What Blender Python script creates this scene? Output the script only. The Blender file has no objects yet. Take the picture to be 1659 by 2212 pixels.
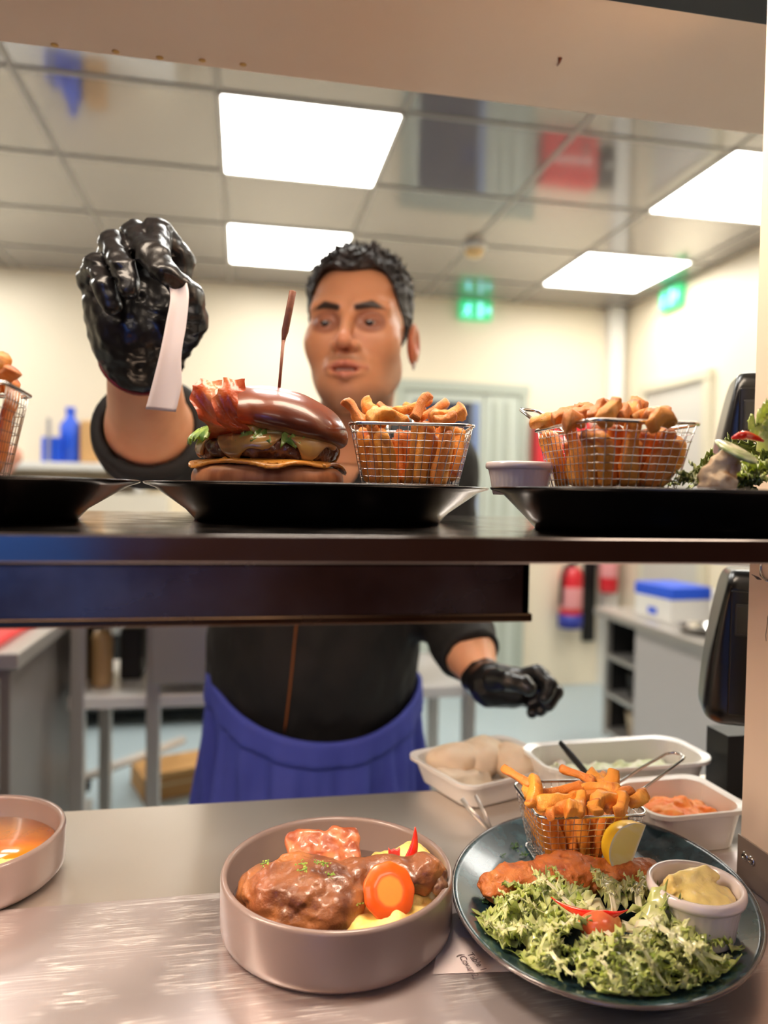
import bpy, math, random
import numpy as np
from mathutils import Vector, Matrix, Euler
random.seed(4)
rng = np.random.default_rng(7)
PI = math.pi
sc = bpy.context.scene
col = sc.collection

# ------------------------------------------------------------------ camera
F, CX, CY = 1600.0, 829.5, 1106.0
YAW, PIT, ROL = math.radians(10.7), math.radians(-1.45), math.radians(1.1)
CAM = np.array([0, 0, 1.25])
fw = np.array([math.sin(YAW)*math.cos(PIT), math.cos(YAW)*math.cos(PIT), math.sin(PIT)])
_r0 = np.array([math.cos(YAW), -math.sin(YAW), 0]); _u0 = np.cross(_r0, fw)
cr = math.cos(ROL)*_r0 + math.sin(ROL)*_u0
cu = -math.sin(ROL)*_r0 + math.cos(ROL)*_u0
cam = bpy.data.objects.new('camera', bpy.data.cameras.new('camera')); col.objects.link(cam)
cam.matrix_world = Matrix(((cr[0], cu[0], -fw[0], 0), (cr[1], cu[1], -fw[1], 0), (cr[2], cu[2], -fw[2], 1.25), (0, 0, 0, 1)))
cam.data.sensor_fit = 'VERTICAL'; cam.data.sensor_height = 36; cam.data.lens = F*36/2212
cam.data.clip_start = .02
cam.data.dof.use_dof = True; cam.data.dof.focus_distance = .60; cam.data.dof.aperture_fstop = 3.3
sc.camera = cam

def at(px, py, **k):
    """world point on the photograph's ray (px,py) at a real depth D, or on the plane X=, Y= or Z="""
    d = fw*F + cr*(px-CX) - cu*(py-CY)
    a, v = list(k.items())[0]
    t = v/F if a == 'D' else (v-CAM['XYZ'.index(a)])/d['XYZ'.index(a)]
    return CAM + d*t

# ------------------------------------------------------------------ world, exposure
w = bpy.data.worlds.new('world'); sc.world = w; w.use_nodes = True
w.node_tree.nodes['Background'].inputs[0].default_value = (.50, .44, .38, 1)
w.node_tree.nodes['Background'].inputs[1].default_value = .15
sc.view_settings.view_transform = 'Standard'; sc.view_settings.look = 'None'
sc.view_settings.gamma = 1; sc.view_settings.use_curve_mapping = False
sc.view_settings.exposure = 0.75
PANEL_E = 9.0      # ceiling LED panels
HEAT_W = 3.0       # heat lamp tubes, watts
TOP_W = 2.0
FILL_W = 4.0      # added fill lights behind the camera

def light(name, typ, loc, energy, colr, size=None, sy=None, rot=(0, 0, 0)):
    l = bpy.data.lights.new(name, typ); l.energy = energy; l.color = colr
    if typ == 'AREA':
        l.size = size
        if sy: l.shape = 'RECTANGLE'; l.size_y = sy
    elif size: l.shadow_soft_size = size
    o = bpy.data.objects.new(name, l); o.location = loc; o.rotation_euler = rot; col.objects.link(o); return o

light('dining_fill_light', 'AREA', (-.3, -1.3, 2.35), FILL_W, (1, .88, .76), 1.0, .5)  # added fill on the unseen dining side, brightens the food fronts
light('blue_band_fill', 'AREA', (-1.6, -2.5, 2.3), 26, (.75, .88, 1), .8, .3, (math.radians(-35), 0, 0))  # cool lamp added to light the blue band for its reflection
light('dining_fill_light', 'AREA', (1.3, -.9, 2.35), FILL_W, (1, .88, .76), .6, .5)  # second added fill, no known fitting there
# ------------------------------------------------------------------ toolkit
def tag(o, label=None, cat=None, group=None, kind=None):
    if label: o['label'] = label
    if cat: o['category'] = cat
    if group: o['group'] = group
    if kind: o['kind'] = kind
    return o
def empty(name, loc=(0, 0, 0), rz=0, parent=None):
    o = bpy.data.objects.new(name, None); o.location = loc; o.rotation_euler = (0, 0, rz); o.empty_display_size = .02
    col.objects.link(o)
    if parent: o.parent = parent
    return o
def mk(name, v, f, mat=None, parent=None, smooth=True, loc=None, rot=None):
    me = bpy.data.meshes.new(name); me.from_pydata([tuple(map(float, p)) for p in v], [], [tuple(map(int, q)) for q in f]); me.update()
    if smooth: me.polygons.foreach_set('use_smooth', [True]*len(me.polygons))
    if mat: me.materials.append(mat)
    o = bpy.data.objects.new(name, me); col.objects.link(o)
    if parent: o.parent = parent
    if loc is not None: o.location = loc
    if rot is not None: o.rotation_euler = rot
    return o
class MB:
    def __init__(s): s.v = []; s.f = []
    def add(s, v, f, M=None):
        n = len(s.v)
        s.v += [tuple(M @ Vector(p)) if M is not None else tuple(p) for p in v]
        s.f += [tuple(i+n for i in q) for q in f]; return s
    def box(s, a, b, M=None):
        x0, y0, z0 = a; x1, y1, z1 = b
        v = [(x0, y0, z0), (x1, y0, z0), (x1, y1, z0), (x0, y1, z0), (x0, y0, z1), (x1, y0, z1), (x1, y1, z1), (x0, y1, z1)]
        return s.add(v, [(0, 3, 2, 1), (4, 5, 6, 7), (0, 1, 5, 4), (1, 2, 6, 5), (2, 3, 7, 6), (3, 0, 4, 7)], M)
    def tube(s, pts, r, n=8, closed=False, sx=1.0):
        P = [Vector(p) for p in pts]; m = len(P); rr = r if hasattr(r, '__len__') else [r]*m
        v = []; f = []; up = None
        for i, p in enumerate(P):
            if closed: t = (P[(i+1) % m]-P[i-1])
            else: t = P[min(i+1, m-1)]-P[max(i-1, 0)]
            t = t.normalized() if t.length > 1e-9 else Vector((0, 0, 1))
            if up is None:
                up = Vector((0, 0, 1)) if abs(t.z) < .9 else Vector((1, 0, 0))
            a = (up - t*up.dot(t))
            a = a.normalized() if a.length > 1e-6 else t.orthogonal().normalized()
            up = a; b = t.cross(a)
            for k in range(n):
                c = 2*PI*k/n; v.append(p + a*(rr[i]*math.cos(c)) + b*(rr[i]*sx*math.sin(c)))
        for i in range(m if closed else m-1):
            j = (i+1) % m
            for k in range(n):
                l = (k+1) % n; f.append((i*n+k, i*n+l, j*n+l, j*n+k))
        if not closed: f += [tuple(range(n-1, -1, -1)), tuple(range((m-1)*n, m*n))]
        return s.add(v, f)
    def lathe(s, prof, n=64, c=(0, 0, 0), flute=None, sx=1, sy=1, rot=0, closed=False):
        v = []; f = []; m = len(prof)
        for i, (r, z) in enumerate(prof):
            for k in range(n):
                a = 2*PI*k/n; q = r*(1+(flute(a, i) if flute else 0))
                x = q*math.cos(a)*sx; y = q*math.sin(a)*sy
                v.append((c[0]+x*math.cos(rot)-y*math.sin(rot), c[1]+x*math.sin(rot)+y*math.cos(rot), c[2]+z))
        for i in range(m-1):
            for k in range(n):
                l = (k+1) % n; f.append((i*n+k, i*n+l, (i+1)*n+l, (i+1)*n+k))
        if prof[0][0] > 1e-6: f.append(tuple(range(n-1, -1, -1)))
        if prof[-1][0] > 1e-6: f.append(tuple(range((m-1)*n, m*n)))
        return s.add(v, f)
    def disc(s, r, z, n=48, c=(0, 0), th=.001): return s.lathe([(r, z-th), (r, z)], n, (c[0], c[1], 0))
    def build(s, name, mat=None, parent=None, smooth=False, bevel=0, seg=2, loc=None, rot=None, solid=0):
        o = mk(name, s.v, s.f, mat, parent, smooth, loc, rot)
        if solid:
            d = o.modifiers.new('s', 'SOLIDIFY'); d.thickness = solid; d.offset = 0
        if bevel:
            d = o.modifiers.new('b', 'BEVEL'); d.width = bevel; d.segments = seg; d.limit_method = 'ANGLE'; d.harden_normals = False
        return o
def box(name, a, b, mat, parent=None, bevel=0, M=None): return MB().box(a, b, M).build(name, mat, parent, bevel=bevel)
def struct(o): o['kind'] = 'structure'; return o

# value noise
def _h(i, j, k):
    x = (i*374761393 + j*668265263 + k*2147483647 + 1442695) & 0x7fffffff
    x = ((x ^ (x >> 13))*1274126177) & 0x7fffffff
    return ((x ^ (x >> 16)) & 0xffff)/65535.0*2-1
def vn(P, s, off=0.0):
    Q = P*s + off + 100.0; I = np.floor(Q).astype(np.int64); f = Q-I; f = f*f*(3-2*f)
    i, j, k = I[..., 0], I[..., 1], I[..., 2]; fx, fy, fz = f[..., 0], f[..., 1], f[..., 2]
    L = lambda a, b, t: a+(b-a)*t
    return L(L(L(_h(i, j, k), _h(i+1, j, k), fx), L(_h(i, j+1, k), _h(i+1, j+1, k), fx), fy),
             L(L(_h(i, j, k+1), _h(i+1, j, k+1), fx), L(_h(i, j+1, k+1), _h(i+1, j+1, k+1), fx), fy), fz)
# signed distance pieces
A_ = lambda *p: np.array(p, float)
def sph(P, c, r): return np.linalg.norm(P-np.array(c), axis=-1)-r
def ell(P, c, r, R=None):
    Q = P-np.array(c)
    if R is not None: Q = Q @ np.array(R)
    r = np.array(r); k0 = np.linalg.norm(Q/r, axis=-1); k1 = np.linalg.norm(Q/(r*r), axis=-1)
    return k0*(k0-1)/np.maximum(k1, 1e-9)
def cap(P, a, b, ra, rb=None):
    rb = ra if rb is None else rb; a = np.array(a, float); b = np.array(b, float); d = b-a
    t = np.clip(((P-a) @ d)/max(d @ d, 1e-12), 0, 1)
    return np.linalg.norm(P-a-t[..., None]*d, axis=-1) - (ra+(rb-ra)*t)
def chain(P, pts, rs, k=.004):
    d = None
    for i in range(len(pts)-1):
        e = cap(P, pts[i], pts[i+1], rs[i], rs[i+1]); d = e if d is None else smin(d, e, k)
    return d
def rbox(P, c, h, r, R=None):
    Q = P-np.array(c)
    if R is not None: Q = Q @ np.array(R)
    q = np.abs(Q)-np.array(h)+r
    return np.linalg.norm(np.maximum(q, 0), axis=-1)+np.minimum(q.max(axis=-1), 0)-r
def smin(a, b, k):
    h = np.maximum(k-np.abs(a-b), 0)/k; return np.minimum(a, b)-h*h*k*.25
def smax(a, b, k): return -smin(-a, -b, k)
def snet(f, lo, hi, h):
    lo = np.array(lo, float); hi = np.array(hi, float)
    n = np.ceil((hi-lo)/h).astype(int)+1
    ax = [lo[i]+h*np.arange(n[i]) for i in range(3)]
    V = np.empty(n, np.float32)
    for s in range(0, n[0], 16):
        X, Y, Z = np.meshgrid(ax[0][s:s+16], ax[1], ax[2], indexing='ij')
        V[s:s+16] = f(np.stack([X, Y, Z], -1))
    V[0] = V[-1] = np.maximum(V[0], 1e-3); V[:, 0] = np.maximum(V[:, 0], 1e-3); V[:, -1] = np.maximum(V[:, -1], 1e-3)
    V[:, :, 0] = np.maximum(V[:, :, 0], 1e-3); V[:, :, -1] = np.maximum(V[:, :, -1], 1e-3); V[-1] = np.maximum(V[-1], 1e-3)
    S = V < 0
    c = np.zeros((n[0]-1, n[1]-1, n[2]-1), np.int8)
    for dx in (0, 1):
        for dy in (0, 1):
            for dz in (0, 1): c += S[dx:n[0]-1+dx, dy:n[1]-1+dy, dz:n[2]-1+dz]
    act = (c > 0) & (c < 8); idx = -np.ones(act.shape, np.int64); I = np.argwhere(act); idx[act] = np.arange(len(I))
    acc = np.zeros((len(I), 3)); cnt = np.zeros(len(I))
    crn = [(a, b, d) for a in (0, 1) for b in (0, 1) for d in (0, 1)]
    for a in crn:
        for ax_ in range(3):
            if a[ax_]: continue
            b = list(a); b[ax_] = 1
            va = V[I[:, 0]+a[0], I[:, 1]+a[1], I[:, 2]+a[2]]; vb = V[I[:, 0]+b[0], I[:, 1]+b[1], I[:, 2]+b[2]]
            m = (va < 0) != (vb < 0); t = np.zeros(len(I)); t[m] = va[m]/(va[m]-vb[m])
            p = np.repeat(np.array([a], float), len(I), 0); p[:, ax_] = t
            acc[m] += p[m]; cnt[m] += 1
    v = lo+h*(I+acc/cnt[:, None]); fs = []
    for ax_ in range(3):
        o1, o2 = [(1, 2), (2, 0), (0, 1)][ax_]
        A = [slice(None)]*3; B = [slice(None)]*3; A[ax_] = slice(0, -1); B[ax_] = slice(1, None)
        E = np.argwhere(S[tuple(A)] != S[tuple(B)])
        ok = (E[:, o1] > 0) & (E[:, o2] > 0) & (E[:, o1] < n[o1]-1) & (E[:, o2] < n[o2]-1); E = E[ok]
        sg = S[E[:, 0], E[:, 1], E[:, 2]]
        def g(d1, d2):
            q = E.copy(); q[:, o1] -= d1; q[:, o2] -= d2; return idx[q[:, 0], q[:, 1], q[:, 2]]
        q = np.stack([g(1, 1), g(0, 1), g(0, 0), g(1, 0)], 1); q[~sg] = q[~sg][:, ::-1]; fs.append(q)
    return v, np.concatenate(fs)
def sdf(name, f, lo, hi, h, mat, parent=None, loc=None, rot=None):
    v, q = snet(f, lo, hi, h)
    me = bpy.data.meshes.new(name); me.vertices.add(len(v)); me.vertices.foreach_set('co', v.astype(np.float32).ravel())
    me.loops.add(len(q)*4); me.loops.foreach_set('vertex_index', q.astype(np.int32).ravel())
    me.polygons.add(len(q)); me.polygons.foreach_set('loop_start', np.arange(0, len(q)*4, 4, dtype=np.int32))
    me.update(calc_edges=True); me.validate(); me.polygons.foreach_set('use_smooth', [True]*len(me.polygons))
    me.materials.append(mat); o = bpy.data.objects.new(name, me); col.objects.link(o)
    if parent: o.parent = parent
    if loc is not None: o.location = loc
    if rot is not None: o.rotation_euler = rot
    return o
def co(o):
    a = np.empty(len(o.data.vertices)*3, np.float32); o.data.vertices.foreach_get('co', a); return a.reshape(-1, 3).astype(float)
def vattr(o, name, vals):
    a = o.data.attributes.new(name, 'FLOAT', 'POINT'); a.data.foreach_set('value', np.asarray(vals, np.float32))

# ------------------------------------------------------------------ materials
def s2l(c): return tuple(((x/255+.055)/1.055)**2.4 if x/255 > .04045 else x/255/12.92 for x in c)
def M(name, rgb, rough=.5, metal=0, mix=None, bump=None, sss=0, sssr=(.01, .004, .002), coat=0, ior=1.5, rvar=None, alpha=None, trans=0, attr=None, rand=None, aniso=0, obj_=True, spec=None, emit=None, mix2=None):
    """mix=(rgb2, scale, lo, hi[, stretch])  bump=(scale, strength, dist)  attr=(name, rgb2)  rand=rgb2"""
    m = bpy.data.materials.new(name); m.use_nodes = True; nt = m.node_tree; N = nt.nodes; L = nt.links
    b = N['Principled BSDF']; c = (*s2l(rgb), 1)
    b.inputs['Base Color'].default_value = c; b.inputs['Roughness'].default_value = rough; b.inputs['Metallic'].default_value = metal
    b.inputs['IOR'].default_value = ior; b.inputs['Coat Weight'].default_value = coat; b.inputs['Coat Roughness'].default_value = .08
    if spec is not None: b.inputs['Specular IOR Level'].default_value = spec
    if aniso: b.inputs['Anisotropic'].default_value = aniso
    if trans: b.inputs['Transmission Weight'].default_value = trans
    if alpha is not None: b.inputs['Alpha'].default_value = alpha
    if sss:
        b.inputs['Subsurface Weight'].default_value = sss; b.inputs['Subsurface Radius'].default_value = sssr; b.inputs['Subsurface Scale'].default_value = 1
    tc = N.new('ShaderNodeTexCoord'); src = tc.outputs['Object']
    cur = None
    def mixin(fac, rgb2, cur):
        x = N.new('ShaderNodeMix'); x.data_type = 'RGBA'; L.new(fac, x.inputs[0])
        if cur is None: x.inputs[6].default_value = c
        else: L.new(cur, x.inputs[6])
        x.inputs[7].default_value = (*s2l(rgb2), 1); return x.outputs[2]
    def ntex(scale, lo, hi, st=None, detail=5):
        s = src
        if st:
            mp = N.new('ShaderNodeMapping'); mp.inputs['Scale'].default_value = st; L.new(src, mp.inputs[0]); s = mp.outputs[0]
        n = N.new('ShaderNodeTexNoise'); n.inputs['Scale'].default_value = scale; n.inputs['Detail'].default_value = detail; L.new(s, n.inputs[0])
        r = N.new('ShaderNodeMapRange'); r.inputs[1].default_value = lo; r.inputs[2].default_value = hi; L.new(n.outputs[0], r.inputs[0]); return r.outputs[0]
    for q in (mix, mix2):
        if q: cur = mixin(ntex(q[1], q[2], q[3], q[4] if len(q) > 4 else None), q[0], cur)
    if attr:
        for an, rgb2 in (attr if isinstance(attr, list) else [attr]):
            a = N.new('ShaderNodeAttribute'); a.attribute_name = an; cur = mixin(a.outputs['Fac'], rgb2, cur)
    if rand:
        oi = N.new('ShaderNodeObjectInfo'); cur = mixin(oi.outputs['Random'], rand, cur)
    if cur is not None: L.new(cur, b.inputs['Base Color'])
    if rvar: L.new(ntex(rvar[0], .3, .7), N.new('ShaderNodeMapRange').inputs[0]); mr = N[-1]; mr.inputs[3].default_value = rvar[1]; mr.inputs[4].default_value = rvar[2]; L.new(mr.outputs[0], b.inputs['Roughness'])
    if bump:
        bs = bump if isinstance(bump, list) else [bump]; prev = None
        for q in bs:
            bn = N.new('ShaderNodeBump'); bn.inputs['Strength'].default_value = q[1]; bn.inputs['Distance'].default_value = q[2]
            L.new(ntex(q[0], 0, 1, q[3] if len(q) > 3 else None), bn.inputs['Height'])
            if prev: L.new(prev, bn.inputs['Normal'])
            prev = bn.outputs[0]
        L.new(prev, b.inputs['Normal'])
    if emit: b.inputs['Emission Color'].default_value = (*s2l(emit[0]), 1); b.inputs['Emission Strength'].default_value = emit[1]
    return m

m_wall = M('cream_wall', (240, 226, 200), .45, bump=(40, .05, .002))
m_floor = M('vinyl_floor', (176, 190, 194), .35, mix=((166, 182, 188), 60, .4, .6))
m_dark_room = M('dark_brown_paint', (104, 58, 42), .6)
m_blue_room = M('blue_reflection_paint', (70, 120, 210), .6)
m_ceil = M('satin_ceiling_tile', (132, 126, 124), .07, ior=3.0, bump=(3, .03, .01))
m_tbar = M('ceiling_grid', (150, 145, 140), .3, ior=1.8)
m_panel = M('led_panel', (255, 255, 250), .5, emit=((255, 253, 246), PANEL_E))
m_white = M('white_frame', (235, 232, 225), .4)
m_steel = M('stainless_steel', (196, 190, 184), .36, .75, bump=(60, .04, .001, (1, 20, 1)))
m_steel_d = M('stainless_shelf', (160, 148, 140), .2, 1, rvar=(30, .10, .2), bump=(25, .04, .001))
m_grey = M('grey_panel', (165, 163, 160), .35, .3)
m_black = M('black_plastic', (8, 8, 9), .12, coat=.5)
m_blackm = M('black_matt', (10, 10, 10), .5)
m_beige = M('cream_powder_coat', (246, 224, 200), .45, mix=((240, 214, 188), 4, .35, .65), bump=(30, .03, .001))
m_chrome = M('chrome_wire', (215, 212, 208), .12, 1)
# ------------------------------------------------------------------ the room
XL, XR, YB, YF, ZC = -3.2, 2.46, -3.2, 4.59, 2.5
struct(box('floor', (XL, YB, -.05), (XR, YF, 0), m_floor))
struct(box('wall_far', (XL-.1, YF, 0), (XR+.1, YF+.1, 2.6), m_wall))
struct(box('wall_right', (XR, .62, 0), (XR+.1, YF, 2.6), m_wall))
struct(box('wall_left', (XL-.1, .62, 0), (XL, YF, 2.6), m_wall))
struct(box('ceiling', (XL, .62, ZC), (XR, YF, ZC+.05), m_ceil))
# dining side, behind the photographer
struct(box('wall_dining_left', (XL-.1, YB, 0), (XL, .62, 2.6), m_dark_room))
struct(box('wall_dining_right', (XR, YB, 0), (XR+.1, .62, 2.6), m_dark_room))
o = struct(box('wall_dining_back', (XL, YB-.1, 0), (XR, YB, 2.6), m_dark_room))
struct(box('trim_blue_reflection_band', (XL, YB, .2), (-.75, YB+.02, 2.3), m_blue_room))  # unseen blue band added so the lamp housing reflects blue
struct(box('ceiling_dining', (XL, YB, ZC), (XR, .62, ZC+.05), m_dark_room))
struct(box('wall_above_pass', (XL, .60, 2.05), (XR, .66, ZC), m_wall))
g = MB()
xs = [-3.1+.6*i for i in range(10)]; xs = [-.7+.6*i for i in range(-4, 6)]
for x in xs: g.box((x-.010, .66, ZC-.004), (x+.010, YF, ZC+.001))
ys = [2.41+.59*i for i in range(-2, 4)]
for y in ys: g.box((XL, y-.010, ZC-.0045), (XR, y+.010, ZC+.001))
struct(g.build('trim_ceiling_grid', m_tbar))
struct(box('trim_corner_duct', (2.335, 4.50, 0), (2.435, 4.59, 2.5), m_white, bevel=.004))
struct(box('baseboard_far', (XL, 4.575, 0), (1.9, 4.59, .10), m_floor))
# LED panels
k = 0
names = {(-.1, 2.41): 'lit square LED ceiling panel, largest and highest, left of centre', (-.1, 3.57): 'lit square LED ceiling panel just behind the chef\'s head',
         (1.7, 2.39): 'lit LED ceiling panel cut off by the right-hand post', (1.7, 3.55): 'lit LED ceiling panel at right, nearest the corner of the room',
         (-.1, 1.23): 'lit LED ceiling panel hidden above the chef', (1.7, 1.23): 'lit LED ceiling panel hidden above the right cabinets',
         (-1.9, 2.41): 'lit LED ceiling panel outside left of view, middle row', (-1.9, 3.57): 'lit LED ceiling panel outside left of view, far row'}
for (x, y), lb in names.items():
    e = empty('ceiling_light', (x+.3, y+.3, ZC)); tag(e, lb, 'ceiling light', 'square LED ceiling panels')
    f_ = MB()
    for a, b in (((-.3, -.3), (.3, -.288)), ((-.3, .288), (.3, .3)), ((-.3, -.3), (-.288, .3)), ((.288, -.3), (.3, .3))):
        f_.box((a[0], a[1], -.008), (b[0], b[1], .0))
    f_.build('frame', m_white, e)
    MB().box((-.288, -.288, -.006), (.288, .288, -.002)).build('diffuser', m_panel, e)
# door in far wall
m_frame = M('grey_green_frame', (176, 182, 168), .4)
m_dglass = M('dark_door_glass', (28, 36, 66), .08, coat=.6)
m_door = M('pale_door', (196, 202, 190), .4)
d = struct(empty('door_1', (0, 4.59, 0)))
f_ = MB(); f_.box((.93, -.04, 0), (.985, -.002, 1.90)); f_.box((1.74, -.04, 0), (1.80, -.002, 1.90)); f_.box((.925, -.045, 1.901), (1.805, -.001, 1.965))
f_.build('door_frame', m_frame, d)
MB().box((.985, -.025, 0), (1.50, -.005, 1.9)).build('leaf', m_door, d)
MB().box((1.04, -.03, .35), (1.42, -.026, 1.84)).build('glass_pane', m_dglass, d)
MB().box((1.43, -.032, .35), (1.47, -.026, 1.84)).build('blue_strip', M('blue_grey_strip', (110, 130, 175), .4), d)
MB().box((1.51, -.025, 0), (1.74, -.005, 1.9)).build('side_leaf', m_door, d)
for x in (1.56, 1.64): MB().box((x, -.035, .1), (x+.03, -.024, 1.85)).build('rail', m_frame, d)
# door in right wall
d = struct(empty('door_2', (2.46, 0, 0)))
MB().box((-.02, 3.64, 0), (-.002, 4.22, 1.90)).build('leaf', M('pale_grey_door', (204, 200, 190), .4), d)
f_ = MB(); f_.box((-.035, 3.58, 0), (-.002, 3.64, 1.90)); f_.box((-.035, 4.22, 0), (-.002, 4.28, 1.90)); f_.box((-.04, 3.575, 1.901), (-.001, 4.285, 1.955)); f_.build('door_frame', M('cream_frame', (216, 208, 184), .4), d)
# exit signs
m_green = M('exit_green', (60, 190, 120), .4, emit=((60, 190, 125), .55))
m_pict = M('exit_pictogram', (150, 235, 240), .4, emit=((150, 235, 240), .8))
def exit_sign(loc, rz, lb):
    e = empty('exit_sign', loc, rz); tag(e, lb, 'exit sign', 'green emergency exit signs')
    MB().box((-.105, -.02, -.06), (.105, .02, .06)).build('housing', m_green, e, bevel=.003)
    p = MB(); y0, y1 = -.0225, -.02
    # running figure on the left
    def bar(x0, z0, x1, z1, w_):
        dx, dz = x1-x0, z1-z0; l = math.hypot(dx, dz); nx, nz = -dz/l*w_/2, dx/l*w_/2
        p.add([(x0+nx, y0, z0+nz), (x1+nx, y0, z1+nz), (x1-nx, y0, z1-nz), (x0-nx, y0, z0-nz), (x0+nx, y1, z0+nz), (x1+nx, y1, z1+nz), (x1-nx, y1, z1-nz), (x0-nx, y1, z0-nz)],
              [(0, 1, 2, 3), (7, 6, 5, 4), (0, 4, 5, 1), (1, 5, 6, 2), (2, 6, 7, 3), (3, 7, 4, 0)])
    bar(-.052, .018, -.060, -.012, .022); bar(-.06, -.012, -.040, -.032, .012); bar(-.04, -.032, -.044, -.048, .010); bar(-.062, -.012, -.076, -.034, .012); bar(-.076, -.034, -.092, -.036, .010)
    bar(-.052, .018, -.030, .004, .009); bar(-.052, .018, -.078, .006, .009); bar(-.048, .028, -.045, .042, .016)
    # door and arrow on the right
    p.box((.012, y0, -.048), (.040, y1, .048)); bar(.052, 0, .078, 0, .016); bar(.074, .020, .094, 0, .012); bar(.074, -.020, .094, 0, .012)
    p.build('pictogram', m_pict, e)
exit_sign((1.43, 4.565, 2.425), 0, 'green emergency exit sign high on the far wall, above the door')
exit_sign((2.435, 3.97, 2.42), -PI/2, 'green emergency exit sign high on the right wall')
# smoke detector
e = empty('smoke_detector', (1.115, 3.6, 2.5)); tag(e, 'small round amber-topped smoke detector on the grey ceiling', 'smoke detector')
MB().lathe([(.06, 0), (.062, -.012), (.055, -.02)], 32).build('base', m_white, e, True)
MB().lathe([(.045, -.02), (.045, -.045), (.03, -.056), (.001, -.06)], 32).build('sensor_head', M('amber_plastic', (235, 200, 140), .4), e, True)

# ------------------------------------------------------------------ the pass
m_worn = M('scratched_steel_worktop', (222, 208, 206), .36, .88, rvar=(8, .28, .44), bump=[(5, .12, .004), (300, .10, .0006, (1, .12, 1))])
def add_scratches(m, nsets):
    nt = m.node_tree; N = nt.nodes; L = nt.links; b = N['Principled BSDF']; tc = N.new('ShaderNodeTexCoord')
    last = None
    for i, (ang, sx, sy, dist) in enumerate(nsets):
        mp = N.new('ShaderNodeMapping'); mp.inputs['Rotation'].default_value = (0, 0, math.radians(ang)); mp.inputs['Scale'].default_value = (sx, sy, 1); L.new(tc.outputs['Object'], mp.inputs[0])
        n = N.new('ShaderNodeTexNoise'); n.inputs['Scale'].default_value = 1; n.inputs['Detail'].default_value = 2; n.inputs['Distortion'].default_value = dist; L.new(mp.outputs[0], n.inputs[0])
        # thin isolines of a stretched noise field are long hair scratches
        s1 = N.new('ShaderNodeMath'); s1.operation = 'SUBTRACT'; L.new(n.outputs[0], s1.inputs[0]); s1.inputs[1].default_value = .5+.03*i
        ab = N.new('ShaderNodeMath'); ab.operation = 'ABSOLUTE'; L.new(s1.outputs[0], ab.inputs[0])
        mr = N.new('ShaderNodeMapRange'); mr.inputs[1].default_value = 0; mr.inputs[2].default_value = .012; mr.inputs[3].default_value = 1; mr.inputs[4].default_value = 0; L.new(ab.outputs[0], mr.inputs[0])
        if last is None: last = mr.outputs[0]
        else:
            a = N.new('ShaderNodeMath'); a.operation = 'MAXIMUM'; L.new(last, a.inputs[0]); L.new(mr.outputs[0], a.inputs[1]); last = a.outputs[0]
    # break the lines up
    n2 = N.new('ShaderNodeTexNoise'); n2.inputs['Scale'].default_value = 26; L.new(tc.outputs['Object'], n2.inputs[0])
    r2 = N.new('ShaderNodeMapRange'); r2.inputs[1].default_value = .44; r2.inputs[2].default_value = .6; L.new(n2.outputs[0], r2.inputs[0])
    mu = N.new('ShaderNodeMath'); mu.operation = 'MULTIPLY'; L.new(last, mu.inputs[0]); L.new(r2.outputs[0], mu.inputs[1])
    x = N.new('ShaderNodeMix'); x.data_type = 'RGBA'; L.new(mu.outputs[0], x.inputs[0]); x.inputs[6].default_value = b.inputs['Base Color'].default_value; x.inputs[7].default_value = (.95, .9, .87, 1)
    L.new(x.outputs[2], b.inputs['Base Color'])
    rr = b.inputs['Roughness'].links[0].from_socket
    mx = N.new('ShaderNodeMix'); mx.data_type = 'FLOAT'; L.new(mu.outputs[0], mx.inputs[0]); L.new(rr, mx.inputs[2]); mx.inputs[3].default_value = .55; L.new(mx.outputs[0], b.inputs['Roughness'])
add_scratches(m_worn, [(28, 5, 110, .6), (38, 4, 150, .8), (-40, 5, 110, .5), (14, 3, 90, .4), (-62, 6, 130, .5), (75, 6, 140, .4)])
m_top2 = M('steel_worktop', (222, 212, 202), .3, .85, rvar=(5, .26, .38), bump=[(6, .10, .004), (120, .03, .001)])
e = empty('pass_counter', (0, 0, 0)); tag(e, 'scratched stainless steel pass counter under the shelf, with a raised front sheet', 'counter')
MB().box((-1.6, .05, .887), (1.5, .651, .900)).build('front_sheet', m_worn, e, bevel=.0012)['label'] = 'scratched front steel sheet'
MB().box((-1.6, .62, .868), (1.5, .850, .897)).build('back_worktop', m_top2, e, bevel=.003)
MB().box((-1.6, .10, 0), (1.5, .13, .886)).build('front_panel', m_dark_room, e)
for x in (-1.5, 0, 1.4): MB().box((x, .76, 0), (x+.04, .80, .868)).build('leg', m_steel, e)
# lower gantry shelf
e = empty('gantry_shelf', (0, 0, 0)); tag(e, 'reflective stainless steel shelf across the pass, carrying the burger plates', 'shelf')
MB().box((-1.3, .402, 1.2115), (.452, .850, 1.225)).build('shelf_top', m_steel_d, e, bevel=.001)
MB().box((-1.3, .400, 1.211), (.452, .4035, 1.2262)).build('front_lip', m_steel_d, e, bevel=.001)
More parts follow.
